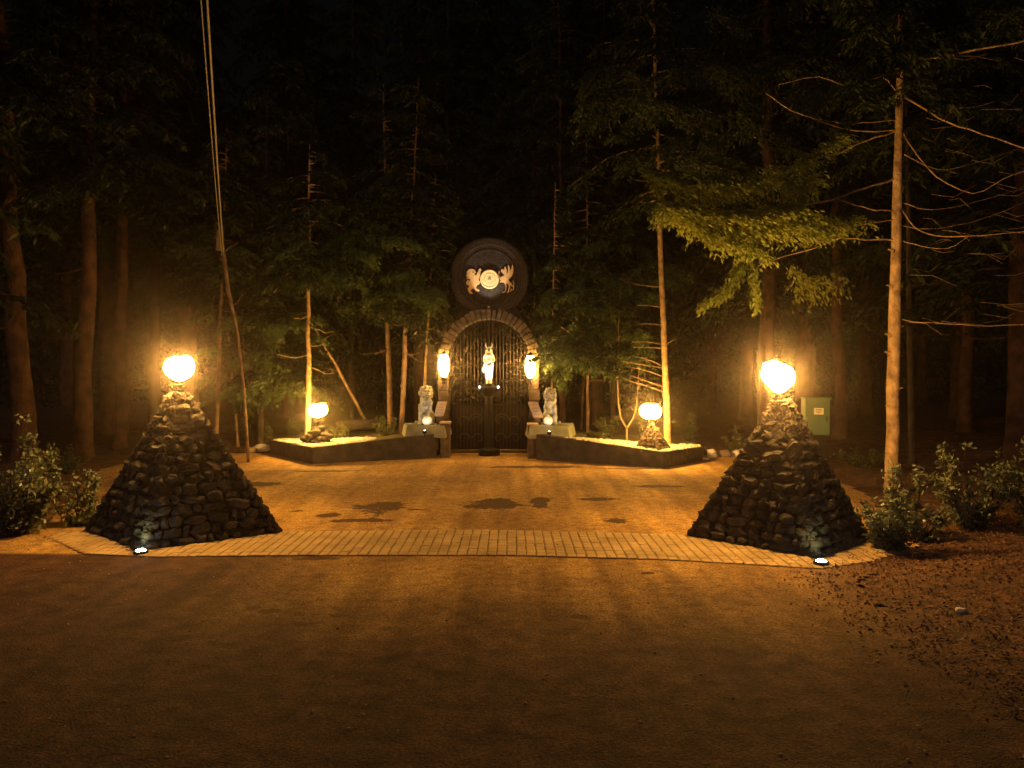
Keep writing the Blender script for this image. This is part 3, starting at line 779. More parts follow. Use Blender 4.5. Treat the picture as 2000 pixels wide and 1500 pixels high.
# ------------------------------------------------------------------ lions, slabs, plaques, short posts
def lion(u, vtop, Y, flip, label, head_turn):
    zb = P(u, 829, Y).z; x = P(u, 800, Y).x
    H = P(u, vtop, Y).z - zb
    root = empty('lion_statue', (x, Y, zb), label, 'lion statue', 'white lion statues beside the arch')
    k = H / .80
    T = Matrix.Translation((x, Y, zb)) @ Matrix.Scale(k, 4) @ Matrix.Diagonal((flip, 1, 1, 1))
    def V(a, b, c): return T @ Vector((a, b, c))
    bm = bmesh.new()
    def E(a, b, c, sx, sy, sz, rot=None): ball(bm, V(a, b, c), k, 2, (sx, sy, sz), rot)
    # sits facing the drive: -Y is front
    E(.0, .16, .17, .14, .19, .17)                 # haunches
    E(.11, .12, .12, .06, .14, .13); E(-.11, .12, .12, .06, .14, .13)
    E(.0, .03, .32, .115, .14, .20)                # chest and back
    E(.0, -.03, .44, .12, .12, .15)                # shoulders
    for s in (-1, 1):
        top = .38
        if s == 1:   # paw resting on the ball
            tube(bm, [V(.08, -.06, .40), V(.085, -.13, .30), V(.06, -.19, .225)], [.055 * k, .046 * k, .036 * k], 10)
            E(.055, -.225, .20, .045, .055, .026)
        else:
            tube(bm, [V(-.09, -.04, .40), V(-.10, -.09, .22), V(-.10, -.10, .03)], [.058 * k, .043 * k, .036 * k], 10)
            E(-.10, -.14, .03, .045, .07, .03)
        E(s * .13, -.02, .03, .042, .085, .032)       # hind paws
    ht = Matrix.Rotation(head_turn, 4, 'Z')
    def Hd(a, b, c): return V(*(ht @ Vector((a, b, 0)) + Vector((0, -.05, c))))
    # mane: a broad ruff of locks round the face and down the chest
    rnd = random.Random(5)
    E(0, .0, .585, .118, .105, .145); E(0, -.06, .46, .118, .085, .15)
    for ringr, n_, y_, sz_ in ((.112, 15, -.055, .030), (.122, 13, .0, .034), (.085, 11, -.095, .022)):
        for i in range(n_):
            a = 2 * math.pi * i / n_ + rnd.uniform(-.1, .1)
            p = Hd(math.cos(a) * ringr, y_ + rnd.uniform(-.01, .01), .62 + math.sin(a) * ringr * 1.02)
            ball(bm, p, k * sz_ * rnd.uniform(.85, 1.15), 1, (1, .9, 1.35))
    for i in range(26):
        p = Hd(rnd.uniform(-.11, .11), -.10 - rnd.uniform(0, .035), rnd.uniform(.33, .52)); ball(bm, p, k * rnd.uniform(.020, .030), 1, (1, .8, 2.1))
    # head
    ball(bm, Hd(0, -.085, .63), k, 2, (.078, .085, .088))
    ball(bm, Hd(0, -.165, .605), k, 2, (.048, .055, .040))            # muzzle
    ball(bm, Hd(0, -.150, .565), k, 2, (.032, .042, .020))           # chin
    ball(bm, Hd(0, -.180, .640), k, 2, (.022, .04, .016))            # nose bridge
    for s in (-1, 1):
        ball(bm, Hd(s * .036, -.150, .688), k, 1, (.026, .022, .011))  # brow
        ball(bm, Hd(s * .088, -.06, .735), k, 2, (.026, .018, .028))  # ear
    body = fuse('lion_body', bm, M['lion'], root, .0085 * k, 1)
    bm = bmesh.new()
    ball(bm, Hd(0, -.205, .582), k, 2, (.034, .018, .010)); bmo('mouth', bm, M['ink'], root, True)  # dark mouth, nose and eyes: shadows of the carving put into colour
    bm = bmesh.new(); ball(bm, Hd(0, -.212, .628), k, 2, (.022, .012, .013)); bmo('nose', bm, M['ink'], root, True)
    for s in (-1, 1):
        bm = bmesh.new(); ball(bm, Hd(s * .038, -.163, .663), k * .016, 2); bmo('eye', bm, M['ink'], root, True)
    bm = bmesh.new(); tube(bm, [V(-.05, .30, .08), V(-.16, .28, .05), V(-.20, .16, .04), V(-.20, .05, .04)], [.02 * k, .016 * k, .016 * k, .014 * k], 8)
    ball(bm, V(-.20, .02, .045), .03 * k, 2, (1, 1.6, 1)); bmo('tail', bm, M['lion'], root, True)
    bm = bmesh.new(); bc = V(.045, -.215, .092); ball(bm, bc, .098 * k, 4); bmo('stone_ball', bm, M['ballwhite'], root, True)
    return root, bc, V
M['ballwhite'] = mat('polished_white_ball', (.82, .82, .76), None, rough=.4)
def lion_set(u, vtop, Y, flip, side):
    sname = 'left' if side < 0 else 'right'
    root, bc, V = lion(u, vtop, Y, flip, f'seated white lion statue with a ball on the {sname} of the arch', .30 * (1 if side < 0 else -1) * 1.0 * (1))
    zb = root.location.z
    # sloped plinth under the lion
    bm = bmesh.new(); x0 = root.location.x
    b = [(-.30, -.36), (.36, -.36), (.40, .42), (-.46, .42)]
    if side > 0: b = [(-x, y) for x, y in b][::-1]
    lo = [bm.verts.new((x0 + x * 1.12, Y + y * 1.08, .36)) for x, y in b]; hi = [bm.verts.new((x0 + x, Y + y, zb)) for x, y in b]
    for i in range(4): bm.faces.new((lo[i], lo[(i + 1) % 4], hi[(i + 1) % 4], hi[i]))
    bm.faces.new(hi); bm.faces.new(lo[::-1])
    bmesh.ops.recalc_face_normals(bm, faces=bm.faces)
    bmesh.ops.bevel(bm, geom=list(bm.edges), offset=.015, segments=2, affect='EDGES')
    tag(bmo('lion_plinth', bm, M['slab']), f'mossy grey stone plinth under the {sname} lion statue', 'plinth', 'plinths under the lions')
    # spotlight at the plinth's foot
    p = Vector((bc.x + .0, Y - .60, .485))
    l = empty('lion_spotlight', p, f'small spotlight in the bed in front of the {sname} lion statue', 'spotlight', 'spotlights at the lions')
    bm = bmesh.new(); box(bm, p, (.07, .05, .045), 0, .008, R(-35)); bmo('housing', bm, M['iron'], l)
    bm = bmesh.new(); box(bm, p + Vector((0, .018, .026)), (.03, .006, .016), 0, .002, R(35)); bmo('lens', bm, M['white_lamp'], l)
    tube_bm = bmesh.new(); tube(tube_bm, [p - Vector((0, 0, .02)), p - Vector((0, 0, .09))], [.008] * 2, 6); bmo('stake', tube_bm, M['iron'], l)
    spot('lion_beam', p + Vector((0, 0, .075)), Vector((x0, Y - .1, zb + .45)), 5.5, 85, (1, 1, .84), .5, l, .02)
lion_set(832, 750, 14.15, 1, -1)
lion_set(1074, 754, 13.95, -1, 1)

M['inscr'] = mat('shallow_inscription', (.22, .15, .11), None)
def plaque(u0, u1, v0, v1, skew, Y, label):
    c = P((u0 + u1) / 2, (v0 + v1) / 2, Y); k = Y / F
    w = (u1 - u0) * k * .8; h = (v1 - v0) * k * 1.15
    root = empty('tilted_plaque', (c.x, Y, .4), label, 'plaque', 'tilted plaques at the arch pillars')
    bm = bmesh.new()
    vs = []
    for y, o in ((0, 0), (.035, 0)):
        for sx, sz in ((-1, -1), (1, -1), (1, 1), (-1, 1)):
            vs.append(bm.verts.new((c.x + sx * w / 2 + sz * skew * k * .5, Y + y + sz * .05, c.z + sz * h / 2 - y * .5)))
    f, b = vs[:4], vs[4:]
    bm.faces.new(f); bm.faces.new(b[::-1])
    for i in range(4): bm.faces.new((f[i], b[i], b[(i + 1) % 4], f[(i + 1) % 4]))
    bmesh.ops.recalc_face_normals(bm, faces=bm.faces)
    bmesh.ops.bevel(bm, geom=list(bm.edges), offset=.006, segments=2, affect='EDGES')
    bmo('plate', bm, M['pink'], root)
    bm = bmesh.new()
    rnd = random.Random(int(u0))
    for i in range(4):
        bm = bmesh.new(); zz = .30 - i * .2; ww = w * rnd.uniform(.5, .72)
        a = Vector((c.x + zz * 2 * skew * k * .5, Y - .004 + zz * 2 * .05, c.z + zz * h))
        box(bm, a, (ww, .006, .008), 0, 0); bmo('inscription_line', bm, M['inscr'], root)
    bm = bmesh.new(); box(bm, (c.x - skew * k * .3, Y + .05, (c.z - h * .42 + .36) / 2), (.13, .09, c.z - h * .42 - .36), 0, .01); bmo('support', bm, M['arch2'], root)
plaque(849, 872, 786, 810, 6, 14.15, 'tilted tan plaque between the left lion and the arch')
plaque(1034, 1058, 787, 813, -11, 13.95, 'tilted tan plaque between the right lion and the arch')

def short_post(u, vtop, Y, label):
    c = P(u, vtop, Y)
    root = empty('short_post', (c.x, Y, 0), label, 'stone post', 'short posts at the foot of the arch')
    bm = bmesh.new(); box(bm, (c.x, Y, (c.z - .04) / 2), (.17, .2, c.z - .04), 0, .01); bmo('shaft', bm, M['arch2'], root)
    bm = bmesh.new(); box(bm, (c.x, Y, c.z - .018), (.2, .24, .035), 0, .008); bmo('cap', bm, M['pink'], root)
short_post(870, 823, 13.98, 'short stone post between the left bed wall and the gate')
short_post(1040, 826, 13.8, 'short stone post between the right bed wall and the gate')

# ------------------------------------------------------------------ cabinet
def cabinet():
    Y = 10.6; c = P(1600, 815, Y); k = Y / F; w = 46 * k; h = 70 * k; gzz = gz(c.x, Y)
    root = empty('utility_cabinet', (c.x, Y, gzz), 'pale green utility cabinet with a white sticker behind the right pyramid', 'utility cabinet')
    bm = bmesh.new(); box(bm, (c.x, Y + .14, c.z), (w, .28, h), R(-8), .01); bmo('housing', bm, M['green_paint'], root)
    rot = Matrix.Rotation(R(-8), 4, 'Z'); o = Vector((c.x, Y + .14, c.z))
    bm = bmesh.new(); box(bm, o + rot @ Vector((0, -.147, -.01)), (w * .86, .012, h * .88), R(-8), .004); d = bmo('door', bm, M['green_paint'], root)
    bm = bmesh.new(); box(bm, o + rot @ Vector((w * .36, -.160, -.02)), (.014, .016, .07), R(-8), .003); bmo('handle', bm, M['iron'], d)
    bm = bmesh.new(); box(bm, o + rot @ Vector((.01, -.1545, h * .17)), (.125, .002, .09), R(-8)); s = bmo('sticker', bm, M['sticker'], d)
    bm = bmesh.new()
    for i, ww in enumerate((.08, .09, .06)): box(bm, o + rot @ Vector((.01, -.157, h * .17 + .025 - i * .022)), (ww, .002, .008), R(-8))
    bmo('print', bm, M['ink'], s)
    bm = bmesh.new(); box(bm, o + Vector((0, 0, h / 2 + .012)), (w * 1.08, .32, .024), R(-8), .006); bmo('roof', bm, M['green_paint'], root)
    bm = bmesh.new(); zc = c.z - h / 2
    box(bm, (c.x, Y + .16, (zc + gzz - .1) / 2), (w * .8, .2, zc - gzz + .1), R(-8), .01); bmo('plinth', bm, M['lava_core'], root)
cabinet()

# ------------------------------------------------------------------ boulders
def boulder(u, v, s, mt, seed, label, z=0, group='boulders by the ends of the planter beds'):
    g = G(u, v); g.z = max(-.02, gz(g.x, g.y)); bm = bmesh.new()
    stone(bm, (0, 0, s[2] * .7), s, seed, Matrix.Rotation(seed, 4, 'Z'), 3, .25)
    o = bmo('boulder', bm, M[mt], None, True); o.location = g
    tag(o, label, 'boulder', group)
boulder(513, 882, (.17, .12, .075), 'boulder', 3, 'pale rounded boulder at the left end of the left planter wall')
boulder(490, 884, (.12, .10, .07), 'boulder_dark', 4, 'brown boulder left of the pale boulder at the left bed')
boulder(1391, 893, (.085, .08, .10), 'boulder', 5, 'upright round pale boulder at the right end of the right planter wall')
boulder(1416, 892, (.12, .1, .085), 'boulder_dark', 6, 'brown boulder between two pale ones right of the right bed')
boulder(1447, 891, (.19, .13, .09), 'boulder', 7, 'long pale boulder nearest the right tall pyramid')
boulder(1378, 897, (.08, .06, .03), 'boulder', 8, 'small flat pale stone at the foot of the upright round boulder')
boulder(1877, 1206, (.035, .026, .018), 'boulder', 9, 'single small white stone lying in the leaf litter on the right verge', group=None)

# ------------------------------------------------------------------ foliage machinery
class Leaves:
    def __init__(s, seed): s.v = []; s.rng = np.random.default_rng(seed)
    def add(s, c, d, ln, wd):
        """rhombic leaves: centre c, direction d, length, width"""
        r = s.rng; n = len(c)
        if n == 0: return
        d = d / np.linalg.norm(d, axis=1, keepdims=True)
        q = r.normal(size=(n, 3)); q[:, 2] += .8
        w = np.cross(d, q); w /= (np.linalg.norm(w, axis=1, keepdims=True) + 1e-9)
        ln = ln[:, None] / 2; wd = wd[:, None] / 2
        k = r.uniform(-.25, .25, (n, 1))
        s.v.append(np.stack([c - d * ln, c + w * wd + d * ln * k, c + d * ln, c - w * wd + d * ln * k], 1))
    def mesh(s, name):
        V = np.concatenate(s.v).reshape(-1, 3).astype(np.float32); n = len(V) // 4
        me = bpy.data.meshes.new(name); me.vertices.add(len(V)); me.vertices.foreach_set('co', V.ravel())
        me.loops.add(len(V)); me.loops.foreach_set('vertex_index', np.arange(len(V), dtype=np.int32))
        me.polygons.add(n); me.polygons.foreach_set('loop_start', np.arange(0, 4 * n, 4, dtype=np.int32))
        me.polygons.foreach_set('loop_total', np.full(n, 4, np.int32)); me.update(); me.validate(); return me
    def spray(s, pts, twig, nt, nl, leaf, start=.2, droop=.35, thick=.30, taper=1.0):
        """flat conifer spray with side twigs along a branch polyline"""
        r = s.rng; pts = np.array([tuple(p) for p in pts], float)
        t = np.sort(start + (1 - start) * r.random(nt)); x = t * (len(pts) - 1); i = np.clip(x.astype(int), 0, len(pts) - 2); f = (x - i)[:, None]
        p = pts[i] * (1 - f) + pts[i + 1] * f; tan = pts[i + 1] - pts[i]; tan /= np.linalg.norm(tan, axis=1, keepdims=True)
        side = np.cross(tan, np.array([0, 0, 1.])); side /= (np.linalg.norm(side, axis=1, keepdims=True) + 1e-9)
        sg = np.where(np.arange(nt) % 2 == 0, 1., -1.)[:, None]
        td = side * sg * .85 + tan * .65 + r.normal(size=(nt, 3)) * .18; td[:, 2] -= .15; td /= np.linalg.norm(td, axis=1, keepdims=True)
        tl = twig * (1.12 - t * taper * .8) * r.uniform(.55, 1.15, nt)
        sp = r.random((nt, nl))
        pos = p[:, None, :] + td[:, None, :] * (sp * tl[:, None])[:, :, None]
        pos[:, :, 2] -= droop * (sp ** 1.6) * tl[:, None]
        pos += r.normal(size=pos.shape) * np.array([.02, .02, .02]) * thick / .3
        sd = np.cross(td, np.array([0, 0, 1.]))[:, None, :] * r.choice([-1., 1.], (nt, nl))[:, :, None]
        d = td[:, None, :] * .8 + sd * .7 + r.normal(size=pos.shape) * .22; d[:, :, 2] -= .25 + droop * sp
        n = nt * nl; l = leaf * r.uniform(.6, 1.4, n)
        s.add(pos.reshape(-1, 3), d.reshape(-1, 3), l, l * r.uniform(.25, .42, n))

def jag(a, b, n, amp, rnd, sag=0):
    out = []
    for i in range(n + 1):
        t = i / n; p = Vector(a).lerp(Vector(b), t)
        p += Vector((rnd.uniform(-1, 1), rnd.uniform(-1, 1), rnd.uniform(-1, 1))) * amp * math.sin(math.pi * min(1, t + .1))
        p.z += sag * math.sin(math.pi * t); out.append(p)
    return out

def conifer(base, top, r0, seed, label, crown_from, crown_to=None, reach=1.5, nb=46, leaf=.085, bark='bark', group='conifers of the dark forest',
            name='conifer', needles='needle', dead=(1.5, 4, 10), dens=1.0, az=None, twig=.55, droop=.35, tip=None):
    """base/top: trunk ends (world); crown between the two heights, bare dead twigs below"""
    rnd = random.Random(seed); base, top = Vector(base), Vector(top)
    root = empty(name, base, label, 'tree', group)
    L = (top - base).length; n = 14
    axis = [base.lerp(top, i / n) + Vector((rnd.uniform(-1, 1), rnd.uniform(-1, 1), 0)) * r0 * .30 * (0 if i == 0 else 1) for i in range(n + 1)]
    rr = [r0 * (1.0 - .80 * (i / n)) for i in range(n + 1)]; rr[0] *= 1.28
    axis.insert(1, axis[0].lerp(axis[1], .25)); rr.insert(1, r0 * 1.02)
    axis.insert(0, axis[0] - Vector((0, 0, .25))); rr.insert(0, rr[0] * 1.1)
    bm = bmesh.new(); tube(bm, axis, rr, 12, True, .12, seed)
    def at(z):
        t = (z - base.z) / (top.z - base.z); return base.lerp(top, min(1, max(0, t)))
    tip_r = lambda z: r0 * (1 - .8 * (z - base.z) / (top.z - base.z))
    z0, z1, nd = dead
    for i in range(nd):
        z = rnd.uniform(z0, z1); a = rnd.uniform(0, 6.283); l = rnd.uniform(.25, .9) * reach * .6
        p = at(z); e = p + Vector((math.cos(a) * l, math.sin(a) * l, rnd.uniform(-.25, .15) * l))
        tube(bm, jag(p, e, 5, .03, rnd, -.06), [.010, .008, .007, .005, .004, .002], 5, False)
    ct = crown_to or top.z
    lv = Leaves(seed)
    for i in range(nb):
        t = (i + rnd.random()) / nb; z = crown_from + (ct - crown_from) * t ** 1.1
        l = reach * (1 - .62 * (z - crown_from) / (max(ct, top.z) - crown_from)) * rnd.uniform(.6, 1.12)
        a = rnd.uniform(0, 6.283) if az is None else rnd.uniform(*az)
        p = at(z); pts = []
        dz = rnd.uniform(-.1, .25)
        for j in range(6):
            s = j / 5; pts.append(p + Vector((math.cos(a + .15 * s) * l * s, math.sin(a + .15 * s) * l * s, l * (dz * s - .38 * s * s * (1 + rnd.random() * .3)))))
        tube(bm, pts, [.017, .013, .010, .008, .005, .002], 5, False)
        nt = max(8, int(l * 19 * dens)); lv.spray(pts, twig * min(1, .45 + l * .35), nt, int(17 * dens), leaf, .10, droop)
    bmo('trunk', bm, M[bark], root, True)
    if lv.v: link('crown', lv.mesh('crown'), M[needles], root)
    return root

def ext(b, m, z):
    """extend the line b->m to height z"""
    d = m - b; return b + d * ((z - b.z) / d.z)

# ---- named trees of the photograph: (foot px, px on trunk higher up, depth, width px)
T = {}
def tree(foot, up, Y, wpx, seed, label, H=12, Yu=None, **kw):
    kw['nb'] = int(kw['nb'] * 1.5); kw['crown_to'] = kw.get('crown_to') or min(H, 10.5); kw.setdefault('leaf', .095)
    b = P(foot[0], foot[1], Y); m = P(up[0], up[1], Yu or Y)
    g = gz(b.x, b.y); inb = [BED[s][1](b.x, b.y) - .03 for s in (0, 1) if in_poly(b.x, b.y, BED[s][0])]
    zb = inb[0] if inb else g
    b2 = ext(b, m, zb); t = ext(b, m, H)
    H = min(H, kw['crown_to'] + .15); t = ext(b, m, H)
    T[seed] = conifer(b2, t, wpx / 2 * Y / F, seed, label, **kw); return T[seed]

tree((44, 850), (18, 350), 12.5, 44, 11, 'thick leaning trunk at the far left edge of the forest', crown_from=5.2, reach=2.4, nb=50, dead=(2, 5, 8))
tree((163, 835), (172, 500), 13.5, 36, 12, 'thick reddish trunk, second from the left behind the left bush', crown_from=4.6, reach=2.3, nb=56, dead=(2, 4.6, 6))
tree((235, 815), (240, 450), 14.5, 28, 13, 'brown trunk between the thick reddish trunk and the left pyramid lamp', crown_from=4.3, reach=2.1, nb=56, dead=(2, 4.6, 6))
tree((300, 815), (305, 450), 17, 24, 14, 'faint trunk directly left of the left pyramid lamp', crown_from=4.8, reach=2.1, nb=46, bark='bark_dark', dead=(2, 4.6, 6))
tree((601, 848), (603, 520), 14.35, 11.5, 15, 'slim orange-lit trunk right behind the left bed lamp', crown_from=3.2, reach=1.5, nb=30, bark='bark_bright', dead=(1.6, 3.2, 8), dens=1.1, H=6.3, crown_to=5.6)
tree((762, 800), (756, 500), 15.2, 12, 16, 'straight olive-lit trunk between the left bed lamp and the left lion', crown_from=2.9, reach=1.5, nb=44, bark='bark_pale', dead=(1.8, 3, 8), H=7.5, crown_to=7)
tree((783, 842), (797, 560), 14.9, 10.5, 17, 'slim pinkish trunk just left of the left lion', crown_from=2.75, reach=1.25, nb=44, bark='bark_pale', dead=(1.8, 3, 8), H=7.6, crown_to=7)
tree((829, 760), (843, 500), 15.0, 6.5, 18, 'very thin bright trunk rising behind the left lion', crown_from=3.6, reach=1.0, nb=30, bark='bark_bright', dead=(1.8, 3.6, 6), H=5.6, crown_to=5.2)
tree((1078, 760), (1082, 500), 14.8, 5.5, 19, 'very thin white trunk rising behind the right lion', crown_from=2.1, reach=.75, nb=34, bark='bark_bright', dead=(1.5, 2.4, 4), az=(-1.2, 1.9), twig=.35, dens=.9, H=5.2, crown_to=5.0)
tree((1098, 830), (1096, 560), 16.0, 13, 20, 'dark reddish trunk close behind the right lion', crown_from=2.6, reach=1.5, nb=50, dead=(1.8, 3, 6), H=11)
tree((1148, 852), (1147, 640), 15.0, 6.5, 21, 'thin brown trunk in the right bed between lion and forked sapling', crown_from=2.0, reach=1.3, nb=44, bark='bark_pale', dead=(1.3, 2.2, 6), H=6.5)
tree((1136, 830), (1143, 700), 16.4, 6, 22, 'thin reddish trunk just left of the thin brown one in the right bed', crown_from=3.0, reach=1.2, nb=30, dead=(1.8, 3, 4), H=10)
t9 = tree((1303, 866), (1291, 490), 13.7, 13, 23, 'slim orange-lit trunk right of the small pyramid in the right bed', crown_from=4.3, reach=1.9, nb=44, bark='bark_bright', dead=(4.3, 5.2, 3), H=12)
tree((1783, 905), (1774, 400), 12.2, 13, 24, 'dim purple-brown trunk directly behind the bright trunk at the right', crown_from=5.2, reach=2.0, nb=36, bark='bark_dark', dead=(2, 5, 10))
tree((1640, 800), (1636, 500), 15.5, 26, 25, 'broad dim reddish trunk behind the green cabinet', crown_from=3.9, reach=2.2, nb=56, dead=(2, 4, 6))
tree((1490, 860), (1488, 500), 17.5, 18, 26, 'dim trunk directly behind the right pyramid lamp', crown_from=3.9, reach=2.2, nb=50, dead=(2, 4, 6), bark='bark_dark')
tree((570, 850), (566, 600), 16.2, 12, 27, 'shaded spruce trunk just left of the orange-lit one at the left bed', crown_from=1.7, reach=1.6, nb=60, dead=(1, 2, 4), bark='bark_dark', H=8)
tree((508, 860), (514, 600), 15.0, 14, 28, 'bushy spruce left of the left planter bed', crown_from=1.5, reach=1.35, nb=60, dead=(1, 2, 4), bark='bark_dark', H=7)
tree((684, 840), (686, 500), 19, 15, 29, 'dim trunk behind the leaning dead pole', crown_from=4.2, reach=2.0, nb=50, dead=(2, 4, 6), bark='bark_dark')
tree((867, 800), (870, 500), 18.5, 16, 30, 'dim trunk behind the left shoulder of the arch', crown_from=4.6, reach=2.2, nb=50, dead=(2, 4, 6), bark='bark_dark')
tree((1046, 800), (1044, 500), 18.5, 16, 31, 'dim trunk behind the right shoulder of the arch', crown_from=4.6, reach=2.0, nb=50, dead=(2, 4, 6), bark='bark_dark')
tree((1200, 850), (1196, 500), 17.5, 14, 32, 'dim spruce with low branches behind the forked sapling', crown_from=2.3, reach=1.9, nb=60, dead=(1, 2, 4), bark='bark_dark', H=11)
tree((422, 840), (430, 620), 14.2, 9, 33, 'slim trunk close right of the left pyramid top', crown_from=3.3, reach=1.3, nb=40, bark='bark_pale', dead=(1.5, 3.2, 5), H=6)
tree((462, 842), (445, 640), 15.2, 6, 34, 'thin pale leaning stem, middle one of three right of the left pyramid', crown_from=3.0, reach=1.1, nb=30, bark='bark_pale', dead=(1.5, 3, 5), H=5.5)

# ---- thin pale leaning stem with the cables tied to it
def leaning_stem():
    Y = 13.2
    pts = [P(485, 866, Y), P(476, 760, Y), P(464, 650, Y), P(446, 570, Y), P(437, 500, Y), P(432, 450, Y)]
    root = empty('leaning_stem', pts[0], 'thin bright leaning stem with cables tied to its top, right of the left pyramid', 'dead tree')
    pts[0].z = -.02
    bm = bmesh.new(); tube(bm, pts, [.028, .024, .022, .034, .036, .02], 10, True, .1, 2)
    rnd = random.Random(6)
    for i in range(6):
        p = pts[2].lerp(pts[5], rnd.random()); e = p + Vector((rnd.uniform(-.4, .4), rnd.uniform(-.2, .2), rnd.uniform(.1, .35)))
        tube(bm, jag(p, e, 4, .03, rnd), [.008, .006, .005, .003, .002], 5, False)
    bmo('trunk', bm, M['bark_pale'], root, True)
    bm = bmesh.new(); c = P(429, 470, Y - .08); box(bm, c, (.10, .08, .34), .2, .012, 0, R(3)); bmo('junction_box', bm, M['boulder_dark'], root)
    for i, (u0, w, lab) in enumerate(((401, .011, 'thicker pale overhead cable running up out of the picture at upper left'), (388, .006, 'thinner dim overhead cable left of the thicker pale cable at upper left'))):
        a = P(437 - i * 4, 500, Y - .05); b = P(u0, -60, 7.0)
        pts = []
        for j in range(13):
            t = j / 12; p = a.lerp(b, t); p.z -= .10 * math.sin(math.pi * t); pts.append(p)
        bm = bmesh.new(); tube(bm, pts, [w] * 13, 8)
        tag(bmo('overhead_cable', bm, M['cable'], None, True), lab, 'cable', 'overhead cables')
leaning_stem()
def dead_pole():
    bm = bmesh.new(); a, b = P(720, 832, 15.8), P(610, 632, 14.8); rnd = random.Random(2)
    tube(bm, jag(a, b, 8, .02, rnd), [.035, .034, .032, .030, .028, .026, .024, .022, .02], 8, True, .1, 4)
    for i in range(4):
        p = a.lerp(b, .4 + .15 * i); tube(bm, [p, p + Vector((rnd.uniform(-.3, .3), 0, rnd.uniform(.0, .2)))], [.007, .002], 5, False)
    tag(bmo('fallen_trunk', bm, M['bark_pale'], None, True), 'bare dead trunk leaning across the gap behind the left bed', 'dead tree')
    bm = bmesh.new(); c = P(700, 840, 15.3)
    tube(bm, [Vector((c.x - .42, 15.2, .47)), Vector((c.x - .1, 15.25, .49)), Vector((c.x + .40, 15.35, .5))], [.09, .11, .10], 14, True, .15, 3)
    tag(bmo('log', bm, M['bark_dark'], None, True), 'short brown log lying at the back of the left bed below the leaning dead trunk', 'log')
dead_pole()
def sapling():
    Y = 13.9; root = empty('forked_sapling', P(1225, 862, Y), 'bare thin sapling forking into two curved stems in the right bed', 'tree')
    bm = bmesh.new()
    tube(bm, [P(1225, 868, Y), P(1224, 850, Y), P(1224, 834, Y)], [.024, .020, .020], 8)
    tube(bm, [P(1224, 836, Y), P(1213, 818, Y), P(1208, 790, Y), P(1206, 745, Y), P(1208, 700, Y), P(1208, 640, Y), P(1212, 540, Y)], [.018, .015, .014, .012, .010, .009, .004], 8, False)
    tube(bm, [P(1224, 836, Y), P(1236, 818, Y), P(1242, 800, Y), P(1245, 770, Y), P(1247, 740, Y), P(1250, 700, Y)], [.018, .013, .012, .010, .008, .003], 8, False)
    for u, v, u2, v2 in ((1208, 700, 1190, 660), (1208, 660, 1228, 620), (1246, 760, 1262, 730), (1207, 740, 1192, 720)):
        tube(bm, [P(u, v, Y), P((u + u2) / 2, (v + v2) / 2 + 3, Y - .05), P(u2, v2, Y - .1)], [.006, .004, .002], 5, False)
    bmo('trunk', bm, M['bark_pale'], root, True)
    lv = Leaves(77)
    for u, v, u2, v2 in ((1208, 640, 1150, 620), (1208, 620, 1245, 590), (1210, 600, 1180, 560), (1210, 560, 1236, 530), (1208, 655, 1240, 640)):
        pts = [P(u + (u2 - u) * t, v + (v2 - v) * t, Y - .2 * t) for t in (0, .25, .5, .75, 1)]
        lv.spray(pts, .35, 26, 14, .075, .1, .4)
    link('crown', lv.mesh('crown'), M['needle'], root)
sapling()
# bare branches reaching left from the orange-lit trunk in the right bed
def t9_limbs():
    bm = bmesh.new(); Y = 13.7; lv = Leaves(123)
    for a, ctrl, b in (((1290, 672), (1240, 660), (1195, 678)), ((1292, 680), (1240, 674), (1190, 684)), ((1292, 718), (1220, 708), (1150, 690)), ((1293, 755), (1240, 736), (1170, 712)),
                       ((1293, 715), (1270, 700), (1235, 696)), ((1293, 735), (1265, 722), (1225, 716)), ((1294, 765), (1262, 752), (1220, 742)), ((1290, 600), (1250, 592), (1200, 600)), ((1300, 672), (1310, 668), (1322, 660)),
                       ((1291, 635), (1270, 630), (1240, 634)), ((1290, 560), (1250, 560), (1210, 545))):
        pts = []
        for i in range(8):
            t = i / 7; u = (1 - t) ** 2 * a[0] + 2 * t * (1 - t) * ctrl[0] + t * t * b[0]; v = (1 - t) ** 2 * a[1] + 2 * t * (1 - t) * ctrl[1] + t * t * b[1]
            pts.append(P(u, v, Y - .5 * t))
        tube(bm, pts, [.012, .011, .010, .008, .007, .006, .004, .002], 5, False)
        if a[0] - b[0] > 80: lv.spray(pts, .42, 40, 14, .075, .55, .5)
    bmo('branches', bm, M['bark_pale'], t9, True)
    link('low_foliage', lv.mesh('low_foliage'), M['needle'], t9)
t9_limbs()

def swags(parent, seed, rects, n, twig=.32, leaf=.075, m='needle_green', name='low_foliage', nt=26, nl=18):
    lv = Leaves(seed); q = lv.rng
    for (u0, u1, v0, v1, Ya, Yb, w) in rects:
        for i in range(int(n * w)):
            u, v, Y = q.uniform(u0, u1), q.uniform(v0, v1), q.uniform(Ya, Yb); d = min(q.uniform(28, 62), u1 - u0) * (1 if q.random() < .5 else -1)
            pts = [P(u, v, Y), P(u + d * .5, v + 3, Y - .15), P(u + d, v + q.uniform(8, 26), Y - .3)]
            lv.spray(pts, twig, nt, nl, leaf, 0, .5, .3, .6)
    link(name, lv.mesh(name), M[m], parent)
swags(T[15], 901, [(545, 690, 455, 545, 13.7, 14.5, 1), (600, 770, 430, 500, 14.0, 14.8, .8)], 15)
swags(T[16], 902, [(715, 800, 500, 600, 14.6, 15.3, 1)], 14)
swags(T[17], 903, [(770, 835, 525, 590, 14.2, 14.7, 1)], 12, .25)
swags(T[28], 904, [(440, 585, 560, 770, 14.2, 15.2, 1)], 30)
